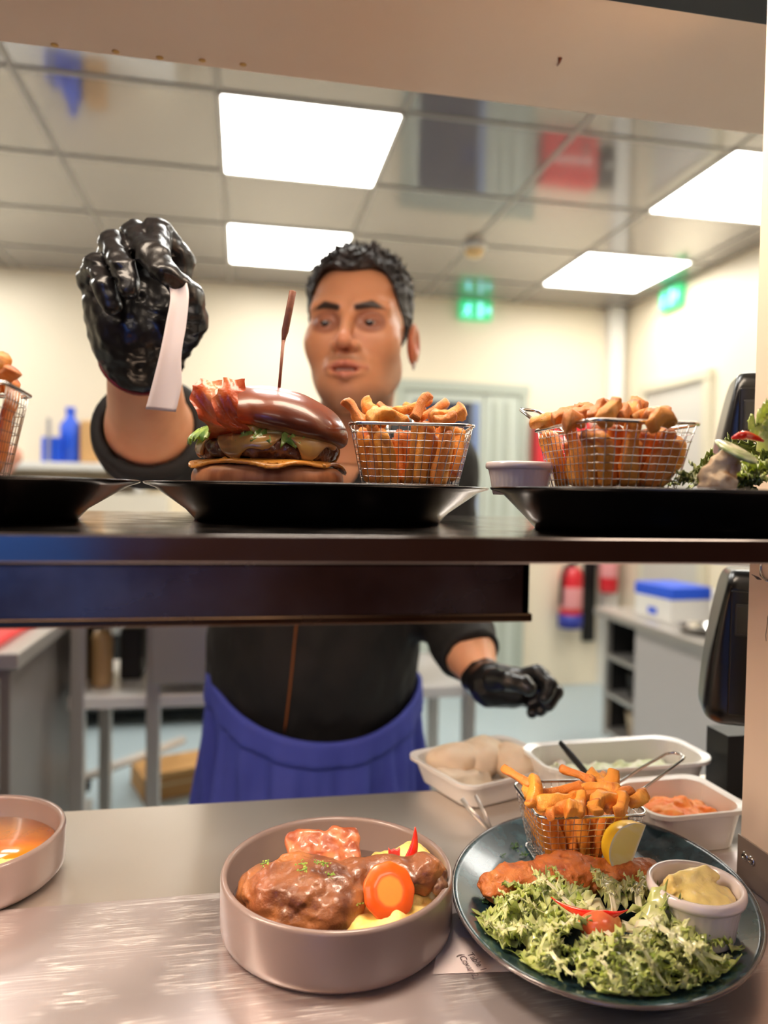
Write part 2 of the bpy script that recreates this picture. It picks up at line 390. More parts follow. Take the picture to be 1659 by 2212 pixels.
# heat lamp housing
m_hous = M('stained_steel_housing', (150, 138, 134), .22, 1, rvar=(12, .16, .36), mix=((112, 96, 92), 14, .4, .65), bump=(40, .05, .001))
e = empty('heat_lamp_housing', (0, 0, 0)); tag(e, 'long dark steel heat lamp housing fixed beneath the pass shelf', 'heat lamp')
h = MB(); h.box((-1.3, .42, 1.1785), (.169, .424, 1.2105)); h.box((-1.3, .556, 1.1785), (.169, .56, 1.2105)); h.box((.165, .42, 1.1785), (.169, .56, 1.2105)); h.box((-1.3, .42, 1.208), (.169, .56, 1.2108))
h.build('canopy', m_hous, e)
MB().box((-1.3, .4185, 1.1745), (.171, .4245, 1.1795)).build('bottom_lip', M('brassy_steel_edge', (110, 84, 62), .3, 1, rvar=(20, .15, .35)), e, bevel=.0008)
m_tube = M('heat_tube', (255, 190, 120), .4, emit=((255, 190, 120), 14))
for x0 in (-1.15, -.62, -.28):
    t = MB(); t.tube([(x0, .49, 1.192), (x0+.38, .49, 1.192)], .006, 10); t.build('heat_tube', m_tube, e, True)
for x0, wd, k_ in ((-.75, .5, 1), (-.26, .36, 1.2), (.10, .10, 1.9)): light('heat_lamp_light', 'AREA', (x0, .535, 1.186), HEAT_W*wd*k_, (1, .84, .68), wd, .03)
# upper shelf
e = empty('gantry_top_shelf', (0, 0, 0)); tag(e, 'cream painted upper shelf of the pass, seen from below', 'shelf')
MB().box((-1.4, .652, 1.715), (1.3, .850, 1.755)).build('underside_panel', m_beige, e, bevel=.0008)
MB().box((-1.4, .40, 1.712), (1.3, .652, 1.755)).build('dark_front_panel', m_blackm, e, bevel=.001)
s = MB(); c = at(1207, 135, Z=1.7145); s.tube([c+A_(-.002, -.008, 0), c+A_(.0005, 0, 0), c+A_(.001, .006, 0)], [.0022, .0012, .0006], 6); s.build('sauce_mark', M('dried_sauce', (140, 70, 40), .5), e, True)
s = MB()
m_must = M('dried_mustard', (215, 170, 90), .5)
for px, py in ((118, 98), (250, 112), (345, 125), (437, 131), (525, 140)):
    c = at(px, py, Z=1.7146); MB().lathe([(.0001, -.0005), (.003, -.0004), (.004, 0)], 10).build('yellow_drip', m_must, e, True, loc=c)
for x0 in (-.25, .25): light('top_heat_lamp', 'AREA', (x0, .58, 1.706), TOP_W, (1, .82, .64), .42, .12)
# right upright
e = empty('gantry_upright', (0, 0, 0)); tag(e, 'cream painted upright post at the right end of the pass, steel foot plate', 'post')
MB().box((.4545, .40, .901), (.50, .602, 1.714)).build('panel', m_beige, e, bevel=.0008)
MB().box((.4525, .405, .9005), (.4543, .6035, .942)).build('foot_plate', M('foot_plate_steel', (168, 150, 136), .45, .5, rvar=(20, .35, .5)), e, bevel=.0004)
pc = at(1610, 1849, X=.4523)
for dy, n_ in ((0, 'bolt'), (-.0055, 'bolt')):
    b_ = MB().lathe([(.0042, 0), (.0042, .0012), (.003, .002), (.0018, .002), (.0016, .001), (.0001, .001)], 24).build(n_, m_chrome, e, True, loc=(pc[0], pc[1]+dy*1.6, pc[2]), rot=(0, -PI/2, 0))
rg = at(1662, 1228, X=.454)
t = MB(); t.tube([(rg[0], rg[1]+.011*math.cos(a), rg[2]+.011*math.sin(a)) for a in np.linspace(0, 2*PI, 24, endpoint=False)], .0014, 8, True); t.build('metal_grommet', m_chrome, e, True)
t = MB()
sc_pts = [at(px, py, X=.4543) for px, py in ((1641, 1226), (1642, 1243), (1650, 1250), (1659, 1254))]; t.tube(sc_pts, .00035, 6)
sc_pts = [at(px, py, X=.4543) for px, py in ((1624, 1241), (1631, 1245), (1637, 1249), (1645, 1252))]; t.tube(sc_pts, [.0003, .0006, .0014, .0002], 6)
sc_pts = [at(px, py, X=.4543) for px, py in ((1659, 1330), (1657, 1352), (1654, 1372), (1655, 1385))]; t.tube(sc_pts, .00025, 6)
t.build('pen_scribble', M('dark_ink', (70, 50, 45), .5), e, True)
# soap / towel dispensers behind the post
m_disp = M('black_speckled_plastic', (9, 9, 10), .3, coat=.15, bump=(500, .1, .0004))
def dispenser(px, pt, pb, lb):
    zt = at(px, pt, Y=.66)[2]; zb = at(px, pb, Y=.66)[2]; h_ = zt-zb; x0 = at(px, (pt+pb)/2, Y=.66)[0]
    e = empty('wall_dispenser', (x0, .70, zb), -.5); tag(e, lb, 'dispenser', 'black dispensers behind the post')
    def body(P):
        wv = .0
        d = rbox(P, (.055, 0, h_/2), (.055, .04, h_/2), .022)
        # side leans inward towards the top, corners well rounded
        d2 = (-(P[..., 0]) + .0 + np.clip(P[..., 2]/h_, 0, 1)**1.5*.024)*.98
        return smax(d, d2, .008)
    sdf('body', body, (-.01, -.05, -.01), (.12, .05, h_+.01), .0022, m_disp, e)
    MB().box((.024, -.0425, h_*.10), (.10, -.0395, h_*.88)).build('front_cover', m_disp, e, bevel=.0014)
    MB().box((.028, -.0445, h_*.60), (.052, -.042, h_*.80)).build('window_frame', M('dark_grey_trim', (70, 70, 70), .3, .6), e, bevel=.001)
    MB().box((.0295, -.0452, h_*.615), (.0505, -.0443, h_*.785)).build('window', M('smoky_window', (50, 52, 50), .1, coat=.4), e)
dispenser(1580, 800, 1130, 'glossy black wall dispenser with a small window, above the shelf')
dispenser(1562, 1232, 1572, 'glossy black wall dispenser with a small window, below the shelf')
box_ = MB().box((at(1572, 1620, Y=.76)[0], .76, 0), (.72, .80, at(1580, 1590, Y=.76)[2])).build('equipment_pillar', m_blackm); tag(box_, 'dark pillar behind the post carrying the black dispensers', 'pillar')
# ------------------------------------------------------------------ tableware
ZS, ZP = 1.225, .900
m_blackpl = M('black_glaze', (12, 12, 13), .22, coat=.4, bump=(90, .03, .001))
m_teal = M('reactive_teal_glaze', (24, 44, 52), .22, mix=((46, 74, 82), 60, .45, .62), coat=.25, bump=(25, .05, .001))
m_tealrim = M('brown_glaze_rim', (84, 74, 72), .2, coat=1)
m_taupe = M('taupe_stoneware', (128, 110, 104), .34, coat=.3, bump=(600, .05, .0004))
m_porc = M('white_porcelain', (228, 216, 214), .25, coat=.5)
def plate(name, cx, cy, z, r, rb, h, lb, mat, group=None, rimmat=None, r2=None, rot=0, floor=.008, lip=.03):
    e = empty(name, (cx, cy, z)); tag(e, lb, 'plate', group)
    sy = (r2 or r)/r
    prof = [(rb-.012, .004), (rb-.010, 0), (rb, 0), (rb+.008, h*.28), (r-.010, h-.0045), (r-.001, h-.0015), (r, h), (r-.002, h+.0006), (r-.006, h-.0005), (r-lip, h-floor+.001), (r-lip-.012, h-floor), (.0005, h-floor)]
    MB().lathe([(p[0], p[1]) for p in prof], 96, sy=sy, rot=rot).build('dish', mat, e, True)
    if rimmat:
        t = MB(); n = 96
        t.tube([((r-.0005)*math.cos(a)*math.cos(rot)-(r-.0005)*sy*math.sin(a)*math.sin(rot), (r-.0005)*math.cos(a)*math.sin(rot)+(r-.0005)*sy*math.sin(a)*math.cos(rot), h) for a in np.linspace(0, 2*PI, n, endpoint=False)], .0013, 8, True)
        t.build('rim', rimmat, e, True)
    return e
plate('black_plate', .066, .664, ZS, .151, .108, .031, 'matt black plate holding the burger, in the middle of the shelf', m_blackpl, floor=.006)
plate('black_plate', -.235, .600, ZS, .155, .108, .031, 'matt black plate at the left end of the shelf, cut off by the frame', m_blackpl, floor=.006)
plate('black_plate', .312, .520, ZS, .128, .092, .031, 'black plate at the right of the shelf with chips, pot and salad', m_blackpl, floor=.006)
plate('teal_plate', .297, .565, ZP, .149, .100, .025, 'oval dark teal glazed plate with battered fish and salad on the counter', m_teal, rimmat=m_tealrim, r2=.122, rot=-2.083, floor=.012)
PF = ZS+.0252            # top face of the plates on the shelf
TF = ZP+.0131            # top face of the teal plate
def bowl(cx, cy, r, h, lb):
    e = empty('taupe_bowl', (cx, cy, ZP)); tag(e, lb, 'bowl', 'straight-sided taupe bowls')
    MB().lathe([(r-.010, 0), (r-.004, .001), (r-.0008, .005), (r, .010), (r, h-.003), (r-.0008, h-.0008), (r-.003, h), (r-.0048, h-.001), (r-.0055, h-.004), (r-.0060, .012), (r-.012, .0055), (.0005, .005)], 128).build('vessel', m_taupe, e, True)
    return e
bowl(.079, .591, .0935, .047, 'taupe stoneware bowl of braised chicken leg, in the middle of the counter')
bowl(-.243, .712, .085, .040, 'taupe stoneware bowl of orange broth, cut off at the left edge')

# ------------------------------------------------------------------ wire baskets
def rrect(w_, d_, r, n=6):
    p = []
    for cx, cy, a0 in ((w_/2-r, d_/2-r, 0), (-w_/2+r, d_/2-r, PI/2), (-w_/2+r, -d_/2+r, PI), (w_/2-r, -d_/2+r, 3*PI/2)):
        for k in range(n+1):
            a = a0+PI/2*k/n; p.append((cx+r*math.cos(a), cy+r*math.sin(a)))
    return p
def perim(poly, s):      # point at fraction s around polygon
    n = len(poly); L_ = [math.dist(poly[i], poly[(i+1) % n]) for i in range(n)]; T = sum(L_); d = (s % 1)*T
    for i in range(n):
        if d <= L_[i]:
            t = d/L_[i]; a, b = poly[i], poly[(i+1) % n]; return (a[0]+(b[0]-a[0])*t, a[1]+(b[1]-a[1])*t)
        d -= L_[i]
    return poly[0]
def basket(loc, rz, lb, handle, W=.100, D=.080, H=.055, tilt=0):
    e = empty('fry_basket', loc, rz); e.rotation_euler = (tilt, 0, rz); tag(e, lb, 'basket', 'small chrome wire chip baskets')
    w0, d0 = W*.78, D*.76
    m = MB(); wr = .00036; nl = 9
    def ringp(t, n=72, wob=0):
        w_, d_ = w0+(W-w0)*t, d0+(D-d0)*t; poly = rrect(w_, d_, .010); z = .0012+(H-.0012)*t
        return [(*perim(poly, s), z+(wob*math.cos(s*2*PI*36))) for s in np.linspace(0, 1, n, endpoint=False)]
    for i in range(nl): m.tube(ringp(i/nl*.98+.0, 72, .00015), wr, 5, True)
    nv = 46
    for k in range(nv):
        s = k/nv; pts = []
        for t in np.linspace(0, 1, 5):
            w_, d_ = w0+(W-w0)*t, d0+(D-d0)*t; pts.append((*perim(rrect(w_, d_, .010), s), .0012+(H-.0012)*t))
        m.tube(pts, wr, 5)
    for k in range(1, 12): x = -w0/2+w0*k/12; m.tube([(x, -d0/2, .0012), (x, d0/2, .0012)], wr, 5)
    for k in range(1, 10): y = -d0/2+d0*k/10; m.tube([(-w0/2, y, .0010), (w0/2, y, .0010)], wr, 5)
    m.build('wire_mesh', m_chrome, e, True)
    r_ = MB(); r_.tube([(*p, H) for p in rrect(W+.001, D+.001, .011, 8)], .0014, 8, True); r_.build('rim', m_chrome, e, True)
    r_ = MB(); r_.tube([(*p, .0009) for p in rrect(w0+.004, d0+.004, .011, 8)], .0009, 8, True); r_.build('foot_ring', m_chrome, e, True)
    # handle: a bent wire loop; handle=(anchor, direction, length, rise)
    if handle:
        (ax, ay), (dx, dy), ln, rise = handle; px_, py_ = -dy, dx; hw = .0125
        pts = []
        for s in (-1, 1):
            seg = [(ax+px_*hw*s, ay+py_*hw*s, H-.012), (ax+px_*hw*s+dx*.002, ay+py_*hw*s+dy*.002, H-.001), (ax+px_*hw*s+dx*.008, ay+py_*hw*s+dy*.008, H+rise*.12),
                   (ax+px_*hw*s*.95+dx*ln*.5, ay+py_*hw*s*.95+dy*ln*.5, H+rise*.55), (ax+px_*hw*s*.8+dx*ln*.88, ay+py_*hw*s*.8+dy*ln*.88, H+rise*.93)]
            if s == -1: pts += seg + [(ax+px_*hw*-.55+dx*ln*.97, ay+py_*hw*-.55+dy*ln*.97, H+rise*.99), (ax+dx*ln, ay+dy*ln, H+rise), (ax+px_*hw*.55+dx*ln*.97, ay+py_*hw*.55+dy*ln*.97, H+rise*.99)]
            else: pts += seg[::-1]
        h = MB(); h.tube(pts, .0014, 8); h.build('handle', m_chrome, e, True)
    return e

# ------------------------------------------------------------------ chips
m_fry = M('golden_chip', (236, 152, 52), .45, mix=((190, 92, 30), 70, .54, .70), mix2=((246, 186, 84), 30, .5, .75), bump=[(160, .25, .002), (45, .3, .003), (900, .6, .0010)], sss=.10, sssr=(.006, .003, .001), rand=None, attr=('tip', (172, 92, 30)), coat=.15)
m_fry2 = M('deep_golden_chip', (226, 132, 48), .4, mix=((186, 84, 28), 50, .5, .72), mix2=((232, 160, 70), 30, .5, .75), bump=[(160, .25, .002), (45, .3, .003), (900, .6, .0010)], sss=.08, sssr=(.006, .003, .001), attr=('tip', (150, 76, 26)), coat=.15)
def fry_mesh(seed, L_, w_, mat):
    r = random.Random(seed); n = 22; k = 12; v = []; f = []; tip = []
    b1, b2 = r.uniform(-.06, .06), r.uniform(-.04, .04); ph = r.uniform(0, 6); tw = r.uniform(-.5, .5)
    for i in range(n+1):
        s = i/n; x = (s-.5)*L_
        tp = min(1, (s+.015)*14)**.5*min(1, (1.015-s)*r.choice([9, 9]))**.5
        ww = w_*(.86+.14*math.sin(s*5+ph))*tp
        cy_ = b1*L_*(4*(s-.5)**2-.3)+.0006*math.sin(s*9+ph); cz_ = b2*L_*(4*(s-.5)**2-.3)+.0005*math.cos(s*7+ph)
        for j in range(k):
            a = 2*PI*j/k; c, s_ = math.cos(a), math.sin(a); e_ = .5
            y = math.copysign(abs(c)**e_, c)*ww/2; z = math.copysign(abs(s_)**e_, s_)*ww/2*.88
            q = 1+.05*math.sin(5*s*3+j*1.7+ph)+.05*math.sin(j*2.1+i*.9+seed)
            t = tw*(s-.5); y, z = (y*math.cos(t)-z*math.sin(t))*q, (y*math.sin(t)+z*math.cos(t))*q
            v.append((x, cy_+y, cz_+z)); tip.append(max(0, 1-min(s, 1-s)*14)*.8)
    for i in range(n):
        for j in range(k):
            l = (j+1) % k; f.append((i*k+j, (i+1)*k+j, (i+1)*k+l, i*k+l))
    f += [tuple(range(k)), tuple(range((n+1)*k-1, n*k-1, -1))]
    me = bpy.data.meshes.new('chip'); me.from_pydata(v, [], f); me.update(); me.polygons.foreach_set('use_smooth', [True]*len(me.polygons))
    a = me.attributes.new('tip', 'FLOAT', 'POINT'); a.data.foreach_set('value', tip); me.materials.append(mat)
    return me
FR = [fry_mesh(i, .062, .0105+.0015*(i % 3), m_fry if i % 3 else m_fry2) for i in range(9)]
FR2 = [fry_mesh(20+i, .062, .0115+.0015*(i % 3), m_fry2 if i % 4 else m_fry) for i in range(9)]
def put_fry(me, a, b, lb, grp, roll=None, wsc=1.0):
    a = Vector(a); b = Vector(b); d = b-a; o = bpy.data.objects.new('chip', me); col.objects.link(o)
    q = d.to_track_quat('X', 'Z').to_matrix().to_4x4(); o.matrix_world = Matrix.Translation((a+b)/2) @ q @ Matrix.Rotation(random.uniform(0, 6.3) if roll is None else roll, 4, 'X') @ Matrix.Diagonal((d.length/.062, wsc, wsc, 1))
    tag(o, lb, 'chip', grp); return o
def fill(bk, lb_in, grp, n_in, meshes, W=.1, D=.08, H=.055, seed=1, wsc=1.0, topz=.0):
    r = random.Random(seed); Mx = bk.matrix_basis
    w0, d0 = W*.76, D*.74
    pts = []
    for k in range(n_in):
        # best-candidate scatter keeps the chips apart
        best = max(((r.uniform(-.5, .5), r.uniform(-.5, .5)) for _ in range(14)), key=lambda p: min([math.hypot((p[0]-q[0])*w0, (p[1]-q[1])*d0) for q in pts] or [1]))
        pts.append(best)
    for x, y in pts:
        xb, yb = x*(w0-.016), y*(d0-.016); lx, ly = r.uniform(-.012, .012), r.uniform(-.010, .010); hz = H+r.uniform(-.008, .006)+topz
        xt = max(-W/2+.008, min(W/2-.008, x*(W-.018)+lx)); yt = max(-D/2+.008, min(D/2-.008, y*(D-.018)+ly))
        put_fry(r.choice(meshes), Mx @ Vector((xb, yb, .007)), Mx @ Vector((xt, yt, hz)), lb_in, grp, wsc=wsc)
bpy.context.view_layer.update()
def mb_(o): o.matrix_basis; return o

# centre basket on the burger plate
bk = basket((.138, .620, PF+.0006), math.radians(-9), 'chrome wire basket of chips beside the burger', ((-.005, .04), (0, 1), .060, .028)); BK1 = bk
bpy.context.view_layer.update()
L1 = 'golden chip standing in the wire basket beside the burger'; G1 = 'chips inside the basket beside the burger'
fill(bk, L1, G1, 26, FR, seed=3)
T1 = 'golden chip lying on top of the basket beside the burger'; GT1 = 'chips heaped on the basket beside the burger'
def top(lst, D, lb, grp, meshes, wsc=1.0):
    for i, q in enumerate(lst):
        x0, y0, x1, y1 = q[:4]; d0 = D+(q[4] if len(q) > 4 else 0); d1 = D+(q[5] if len(q) > 5 else 0)
        put_fry(meshes[i % len(meshes)], at(x0, y0, D=d0), at(x1, y1, D=d1), lb, grp, wsc=wsc)
top([(745, 862, 788, 918), (785, 858, 812, 905, .02, .02), (800, 890, 885, 908), (893, 905, 925, 848, -.01, 0), (850, 895, 935, 862, .015, .03), (965, 908, 1005, 880), (905, 905, 968, 868, .02, .04),
     (868, 880, 920, 893, .03, .03), (925, 905, 975, 893), (815, 880, 870, 895, .04, .03), (760, 905, 840, 912, .01, 0), (790, 908, 852, 886, -.01, 0), (935, 912, 985, 900, -.015, -.01)], .615, T1, GT1, FR, wsc=.98)
put_fry(FR[4], at(998, 925, D=.635), at(978, 1040, D=.63), 'long golden chip leaning outside the right of the middle basket', None, wsc=.9)

# right basket on the shelf
bk = basket((.268, .512, PF+.0006), math.radians(0), 'chrome wire basket of chips on the right-hand shelf plate', ((-.018, .053), (-.35, .94), .040, .022), W=.082, D=.104, H=.051)
bpy.context.view_layer.update()
fill(bk, 'deep golden chip standing in the right-hand shelf basket', 'chips inside the right-hand shelf basket', 24, FR2, W=.082, D=.104, H=.050, seed=8, wsc=1.05)
T3 = 'deep golden chip on top of the right-hand shelf basket'; GT3 = 'chips heaped on the right-hand shelf basket'
top([(1143, 916, 1215, 903, .06, .05), (1190, 905, 1250, 890, .04, .04), (1233, 905, 1290, 882, .03, .03), (1275, 910, 1305, 872, .0, .01), (1300, 912, 1338, 862, -.02, -.01), (1348, 895, 1392, 868, .02, .03),
     (1335, 908, 1355, 880, -.01, 0), (1392, 905, 1440, 890, -.01, .01), (1405, 915, 1447, 895, -.03, -.02), (1360, 908, 1410, 895, .0, .0), (1240, 885, 1275, 882, .06, .06), (1215, 912, 1262, 905, .0, .0), (1320, 870, 1290, 900, .02, .02), (1350, 905, 1378, 872, .0, .02)], .52, T3, GT3, FR2, wsc=.95)

# left basket, cropped
bk = basket((-.196, .520, PF+.0006), math.radians(3), 'chrome wire basket of chips at the left edge of the shelf', None, H=.062)
bpy.context.view_layer.update()
fill(bk, 'golden chip standing in the left-edge basket', 'chips inside the left-edge basket', 24, FR2, seed=5, H=.062)
top([(-30, 850, 10, 760), (-10, 840, 25, 790), (5, 845, 35, 820, .02, .02), (-60, 800, -5, 770), (-20, 830, 20, 835)], .5, 'golden chip heaped on the left-edge basket', 'chips heaped on the left-edge basket', FR2, wsc=1.1)

# lower basket on the teal plate
bk = basket((.309, .637, TF+.0006), math.radians(-4), 'chrome wire basket of chips with long handle, on the teal plate', ((.050, .012), (.93, .37), .078, .024), W=.100, D=.080, H=.056)
bpy.context.view_layer.update()
fill(bk, 'golden chip standing in the basket on the teal plate', 'chips inside the basket on the teal plate', 26, FR, seed=12, H=.052)
T4 = 'golden chip on top of the basket on the teal plate'; GT4 = 'chips heaped on the basket on the teal plate'
top([(1084, 1657, 1155, 1702, .04, .01), (1158, 1672, 1150, 1745, .0, -.02), (1140, 1690, 1158, 1730, .02, .0), (1210, 1658, 1290, 1690, .06, .04), (1270, 1672, 1330, 1700, .05, .03), (1326, 1662, 1318, 1712, .03, .02),
     (1165, 1715, 1262, 1698, .0, .01), (1250, 1700, 1345, 1706, .01, .0), (1158, 1738, 1250, 1722, -.02, -.01), (1225, 1722, 1318, 1714, .0, .0), (1255, 1715, 1250, 1760, -.01, -.03), (1275, 1735, 1340, 1718, -.02, -.01),
     (1302, 1745, 1365, 1702, -.02, 0), (1340, 1755, 1348, 1712, -.03, -.01), (1360, 1738, 1396, 1712, -.01, 0), (1180, 1745, 1235, 1738, -.02, -.02), (1290, 1758, 1282, 1730, -.03, -.02), (1220, 1745, 1262, 1752, -.03, -.03), (1185, 1758, 1215, 1750, -.03, -.02), (1275, 1690, 1310, 1680, .04, .05)], .605, T4, GT4, FR, wsc=.96)

# ------------------------------------------------------------------ the burger
m_bun = M('glazed_brioche', (128, 62, 34), .3, mix=((84, 34, 18), 18, .4, .65), coat=.35, bump=[(60, .05, .002), (700, .10, .0005)], attr=('crumb', (214, 150, 96)), sss=.1, sssr=(.004, .002, .001))
m_bunb = M('brioche_base', (186, 118, 74), .5, mix=((150, 84, 46), 60, .45, .65, (1, 1, .2)), bump=(120, .2, .001), attr=('crumb', (222, 168, 112)))
m_patty = M('grilled_patty', (92, 52, 34), .35, mix=((142, 92, 60), 90, .5, .65), bump=[(140, .6, .003), (600, .4, .001)], coat=.5)
m_cheese = M('melted_cheese', (196, 150, 78), .28, mix=((160, 118, 70), 40, .45, .65), sss=.3, sssr=(.004, .002, .001), coat=.6)
m_yellow = M('yellow_cheese', (206, 134, 44), .35, sss=.3, sssr=(.004, .002, .001), coat=.3)
m_bacon = M('streaky_bacon', (206, 84, 32), .3, mix=((226, 140, 84), 34, .50, .64, (1, 1, .35)), mix2=((150, 44, 24), 70, .55, .7), bump=[(120, .3, .002), (600, .3, .0008)], coat=.4, sss=.2, sssr=(.004, .002, .001))
m_lett = M('frilly_lettuce', (78, 118, 40), .35, mix=((168, 196, 96), 90, .4, .65), sss=.2, sssr=(.003, .005, .001), coat=.3)
m_skew = M('bamboo_skewer', (140, 82, 56), .5, mix=((104, 56, 38), 60, .4, .6))
BX, BY = .020, .640
e = empty('burger', (BX, BY, PF)); tag(e, 'bacon cheeseburger in a shiny brown bun with a skewer', 'burger')
def R_(a, ax='Y'): return np.array(Matrix.Rotation(math.radians(a), 3, ax))
# bottom bun
o = sdf('bottom_bun', lambda P: smax(ell(P, (0, 0, .010), (.064, .060, .030)), np.abs(P[..., 2]-.010)-.0105, .006)+.0007*vn(P, 120), (-.068, -.066, -.002), (.068, .066, .024), .0018, m_bunb, e)
z = co(o)[:, 2]; vattr(o, 'crumb', np.clip((z-.016)/.003, 0, 1))
# cheese slice under the patty
def thinmelt(P, z0, r, seed):
    a = np.arctan2(P[..., 1], P[..., 0]); rr = r*(1+.05*np.sin(4*a+seed)+.03*np.sin(9*a+seed*2)); rad = np.hypot(P[..., 0], P[..., 1])
    z_ = z0-.0030*np.clip((rad-r*.8)/(r*.2), 0, 1.6)**2*(1+.6*np.sin(7*a+seed))
    return smax(np.abs(P[..., 2]-z_)-.0018, rad-rr, .002)*.8
sdf('yellow_cheese_slice', lambda P: thinmelt(P, .0235, .063, 1.0), (-.07, -.07, .008), (.07, .07, .032), .0013, m_yellow, e)
sdf('patty', lambda P: smax(ell(P, (0, 0, .034), (.058, .056, .024)), np.abs(P[..., 2]-.034)-.0095, .006)+.0022*vn(P, 160)+.0015*vn(P, 320), (-.064, -.062, .020), (.064, .062, .048), .0014, m_patty, e)
def melt(P):
    a = np.arctan2(P[..., 1], P[..., 0]); rad = np.hypot(P[..., 0], P[..., 1]); hang = .0135+.007*np.sin(6*a+1)+.005*np.sin(11*a+.4)
    shell = np.abs(smax(ell(P, (0, 0, .034), (.0595, .0575, .026)), np.abs(P[..., 2]-.034)-.0112, .007))-.0014
    return smax(shell, (.046-hang-P[..., 2]), .002)+.0006*vn(P, 90)
sdf('melted_cheese', melt, (-.066, -.064, .016), (.066, .064, .050), .0012, m_cheese, e)
# second yellowish relish layer and lettuce
sdf('relish', lambda P: smax(ell(P, (.004, 0, .047), (.053, .052, .012)), np.abs(P[..., 2]-.047)-.005, .003)+.003*vn(P, 140), (-.06, -.06, .036), (.064, .06, .058), .0014, M('green_relish', (120, 104, 48), .4, mix=((168, 146, 76), 80, .4, .6), coat=.4, bump=(100, .3, .002)), e)
lf = MB()
rr_ = random.Random(5)
for a0 in (200, 178, 190, 250, 262, 285, 300, 215):
    a = math.radians(a0); L_ = rr_.uniform(.012, .018) if a0 < 220 else .008; v = []; f = []
    for i in range(9):
        for j in range(5):
            s = i/8; u = (j/4-.5)*.012*(.4+s)
            rad = .050+s*L_; z_ = .050-.010*s*s+.003*math.sin(s*9+j*2.2+a0)-(.004 if a0 > 220 else 0)
            v.append((rad*math.cos(a)-u*math.sin(a), rad*math.sin(a)+u*math.cos(a), z_))
    f = [(i*5+j, i*5+j+1, i*5+j+6, i*5+j+5) for i in range(8) for j in range(4)]; lf.add(v, f)
lf.build('lettuce', m_lett, e, True, solid=.0006)
# top bun, tilted down to the right
RT = R_(11)
def tb(P):
    Q = (P-np.array((.008, .0, .058))) @ RT
    dome = ell(Q, (0, 0, -.004), (.061, .059, .0325)); cut = -(Q[..., 2]+.012)
    return smax(dome, cut, .010)+.0004*vn(Q, 70)
o = sdf('top_bun', tb, (-.062, -.066, .030), (.082, .066, .102), .0018, m_bun, e)
Q = (co(o)-np.array((.008, 0, .058))) @ RT; vattr(o, 'crumb', np.clip((-.0085-Q[:, 2])/.003, 0, 1)*.8)
# bacon folded up at the left front
for bi, (dx, dy, w_, lb_) in enumerate(((-.046, -.044, .019, 0), (-.030, -.050, .018, 1))):
    v = []; n = 26; k = 7
    path = []
    for i in range(n+1):
        s = i/n
        x = dx+.004*math.sin(s*7+bi)-.003*s+(.008*max(0, (.3-s)/.3)); y = dy-.012*math.sin(s*PI*.9)+.018*max(0, (.18-s)/.18); zz = .038+.049*s+.002*math.sin(s*11+bi)
        path.append((x, y, zz))
    for i, p in enumerate(path):
        for j in range(k):
            u = (j/(k-1)-.5)*w_*(1+.12*math.sin(i*.9+bi)); v.append((p[0]+u, p[1]+.0022*math.sin(j*1.1+i*.40)+.10*u, p[2]+.0006*math.sin(j*1.3+i)))
    f = [(i*k+j, i*k+j+1, (i+1)*k+j+1, (i+1)*k+j) for i in range(n) for j in range(k-1)]
    mk('bacon_rasher', v, f, m_bacon, e)
    md = e.children[-1].modifiers.new('s', 'SOLIDIFY'); md.thickness = .0028
    md = e.children[-1].modifiers.new('u', 'SUBSURF'); md.levels = md.render_levels = 1
t = MB(); p0 = at(601, 862, Y=BY-.002)-A_(BX, BY, PF); p1 = at(612, 735, Y=BY-.002)-A_(BX, BY, PF); p2 = at(633, 628, Y=BY-.002)-A_(BX, BY, PF)
lp = lambda s, a, b: a+(b-a)*s
t.tube([p0, lp(.5, p0, p1), p1], [.0013, .0013, .0014], 8)
t.tube([lp(.96, p0, p1), lp(.05, p1, p2), lp(.18, p1, p2), lp(.6, p1, p2), lp(.98, p1, p2), p2], [.0014, .0020, .0030, .0030, .0030, .0022], 8, sx=.5)
t.build('skewer', m_skew, e, True)
# ------------------------------------------------------------------ braised chicken bowl
CB = A_(.079, .591, ZP)
m_jus = M('dark_jus', (52, 16, 10), .06, coat=1, spec=.8, mix=((92, 28, 14), 12, .45, .7))
m_mash = M('buttery_mash', (238, 200, 104), .5, mix=((248, 218, 140), 60, .4, .6), bump=[(120, .35, .002), (500, .5, .001)], sss=.35, sssr=(.006, .004, .001))
m_chick = M('braised_skin', (128, 76, 42), .4, mix=((84, 42, 22), 34, .5, .68), mix2=((186, 118, 62), 22, .5, .7), bump=[(90, .45, .003), (260, .4, .0015), (800, .3, .0006)], coat=.25, sss=.1, sssr=(.004, .002, .001), attr=('crisp', (168, 92, 54)))
m_bone = M('cooked_bone', (150, 112, 84), .4, mix=((80, 44, 28), 80, .45, .6))
jus = MB().lathe([(.0005, .0), (.0835, .0), (.0865, .0015), (.0862, .012), (.0005, .0125)], 96).build('jus', m_jus, None, True, loc=CB+A_(0, 0, .0066)); tag(jus, 'dark glossy jus pooled in the middle bowl', 'sauce')
# mash: right half of the bowl
def mash(P):
    rad = np.hypot(P[..., 0], P[..., 1])
    d = ell(P, (.043, -.010, .016), (.042, .060, .024)); d = smin(d, ell(P, (.058, .018, .022), (.026, .034, .018)), .012)
    d = smin(d, ell(P, (.022, -.055, .018), (.030, .020, .020)), .012); d = smin(d, ell(P, (.066, .012, .028), (.020, .038, .020)), .010)
    d = d+.0035*vn(P, 55)+.0018*vn(P, 130, 7)+.0008*vn(P, 300)
    return smax(smax(d, rad-.0860, .003), .0125+.0066-P[..., 2], .002)
o = sdf('mashed_potato', mash, (-.02, -.09, .014), (.09, .07, .05), .0014, m_mash, None, loc=CB); tag(o, 'mound of yellow mashed potato in the middle bowl', 'mash')
def wp(px, py, z): return at(px, py, Z=z)-CB
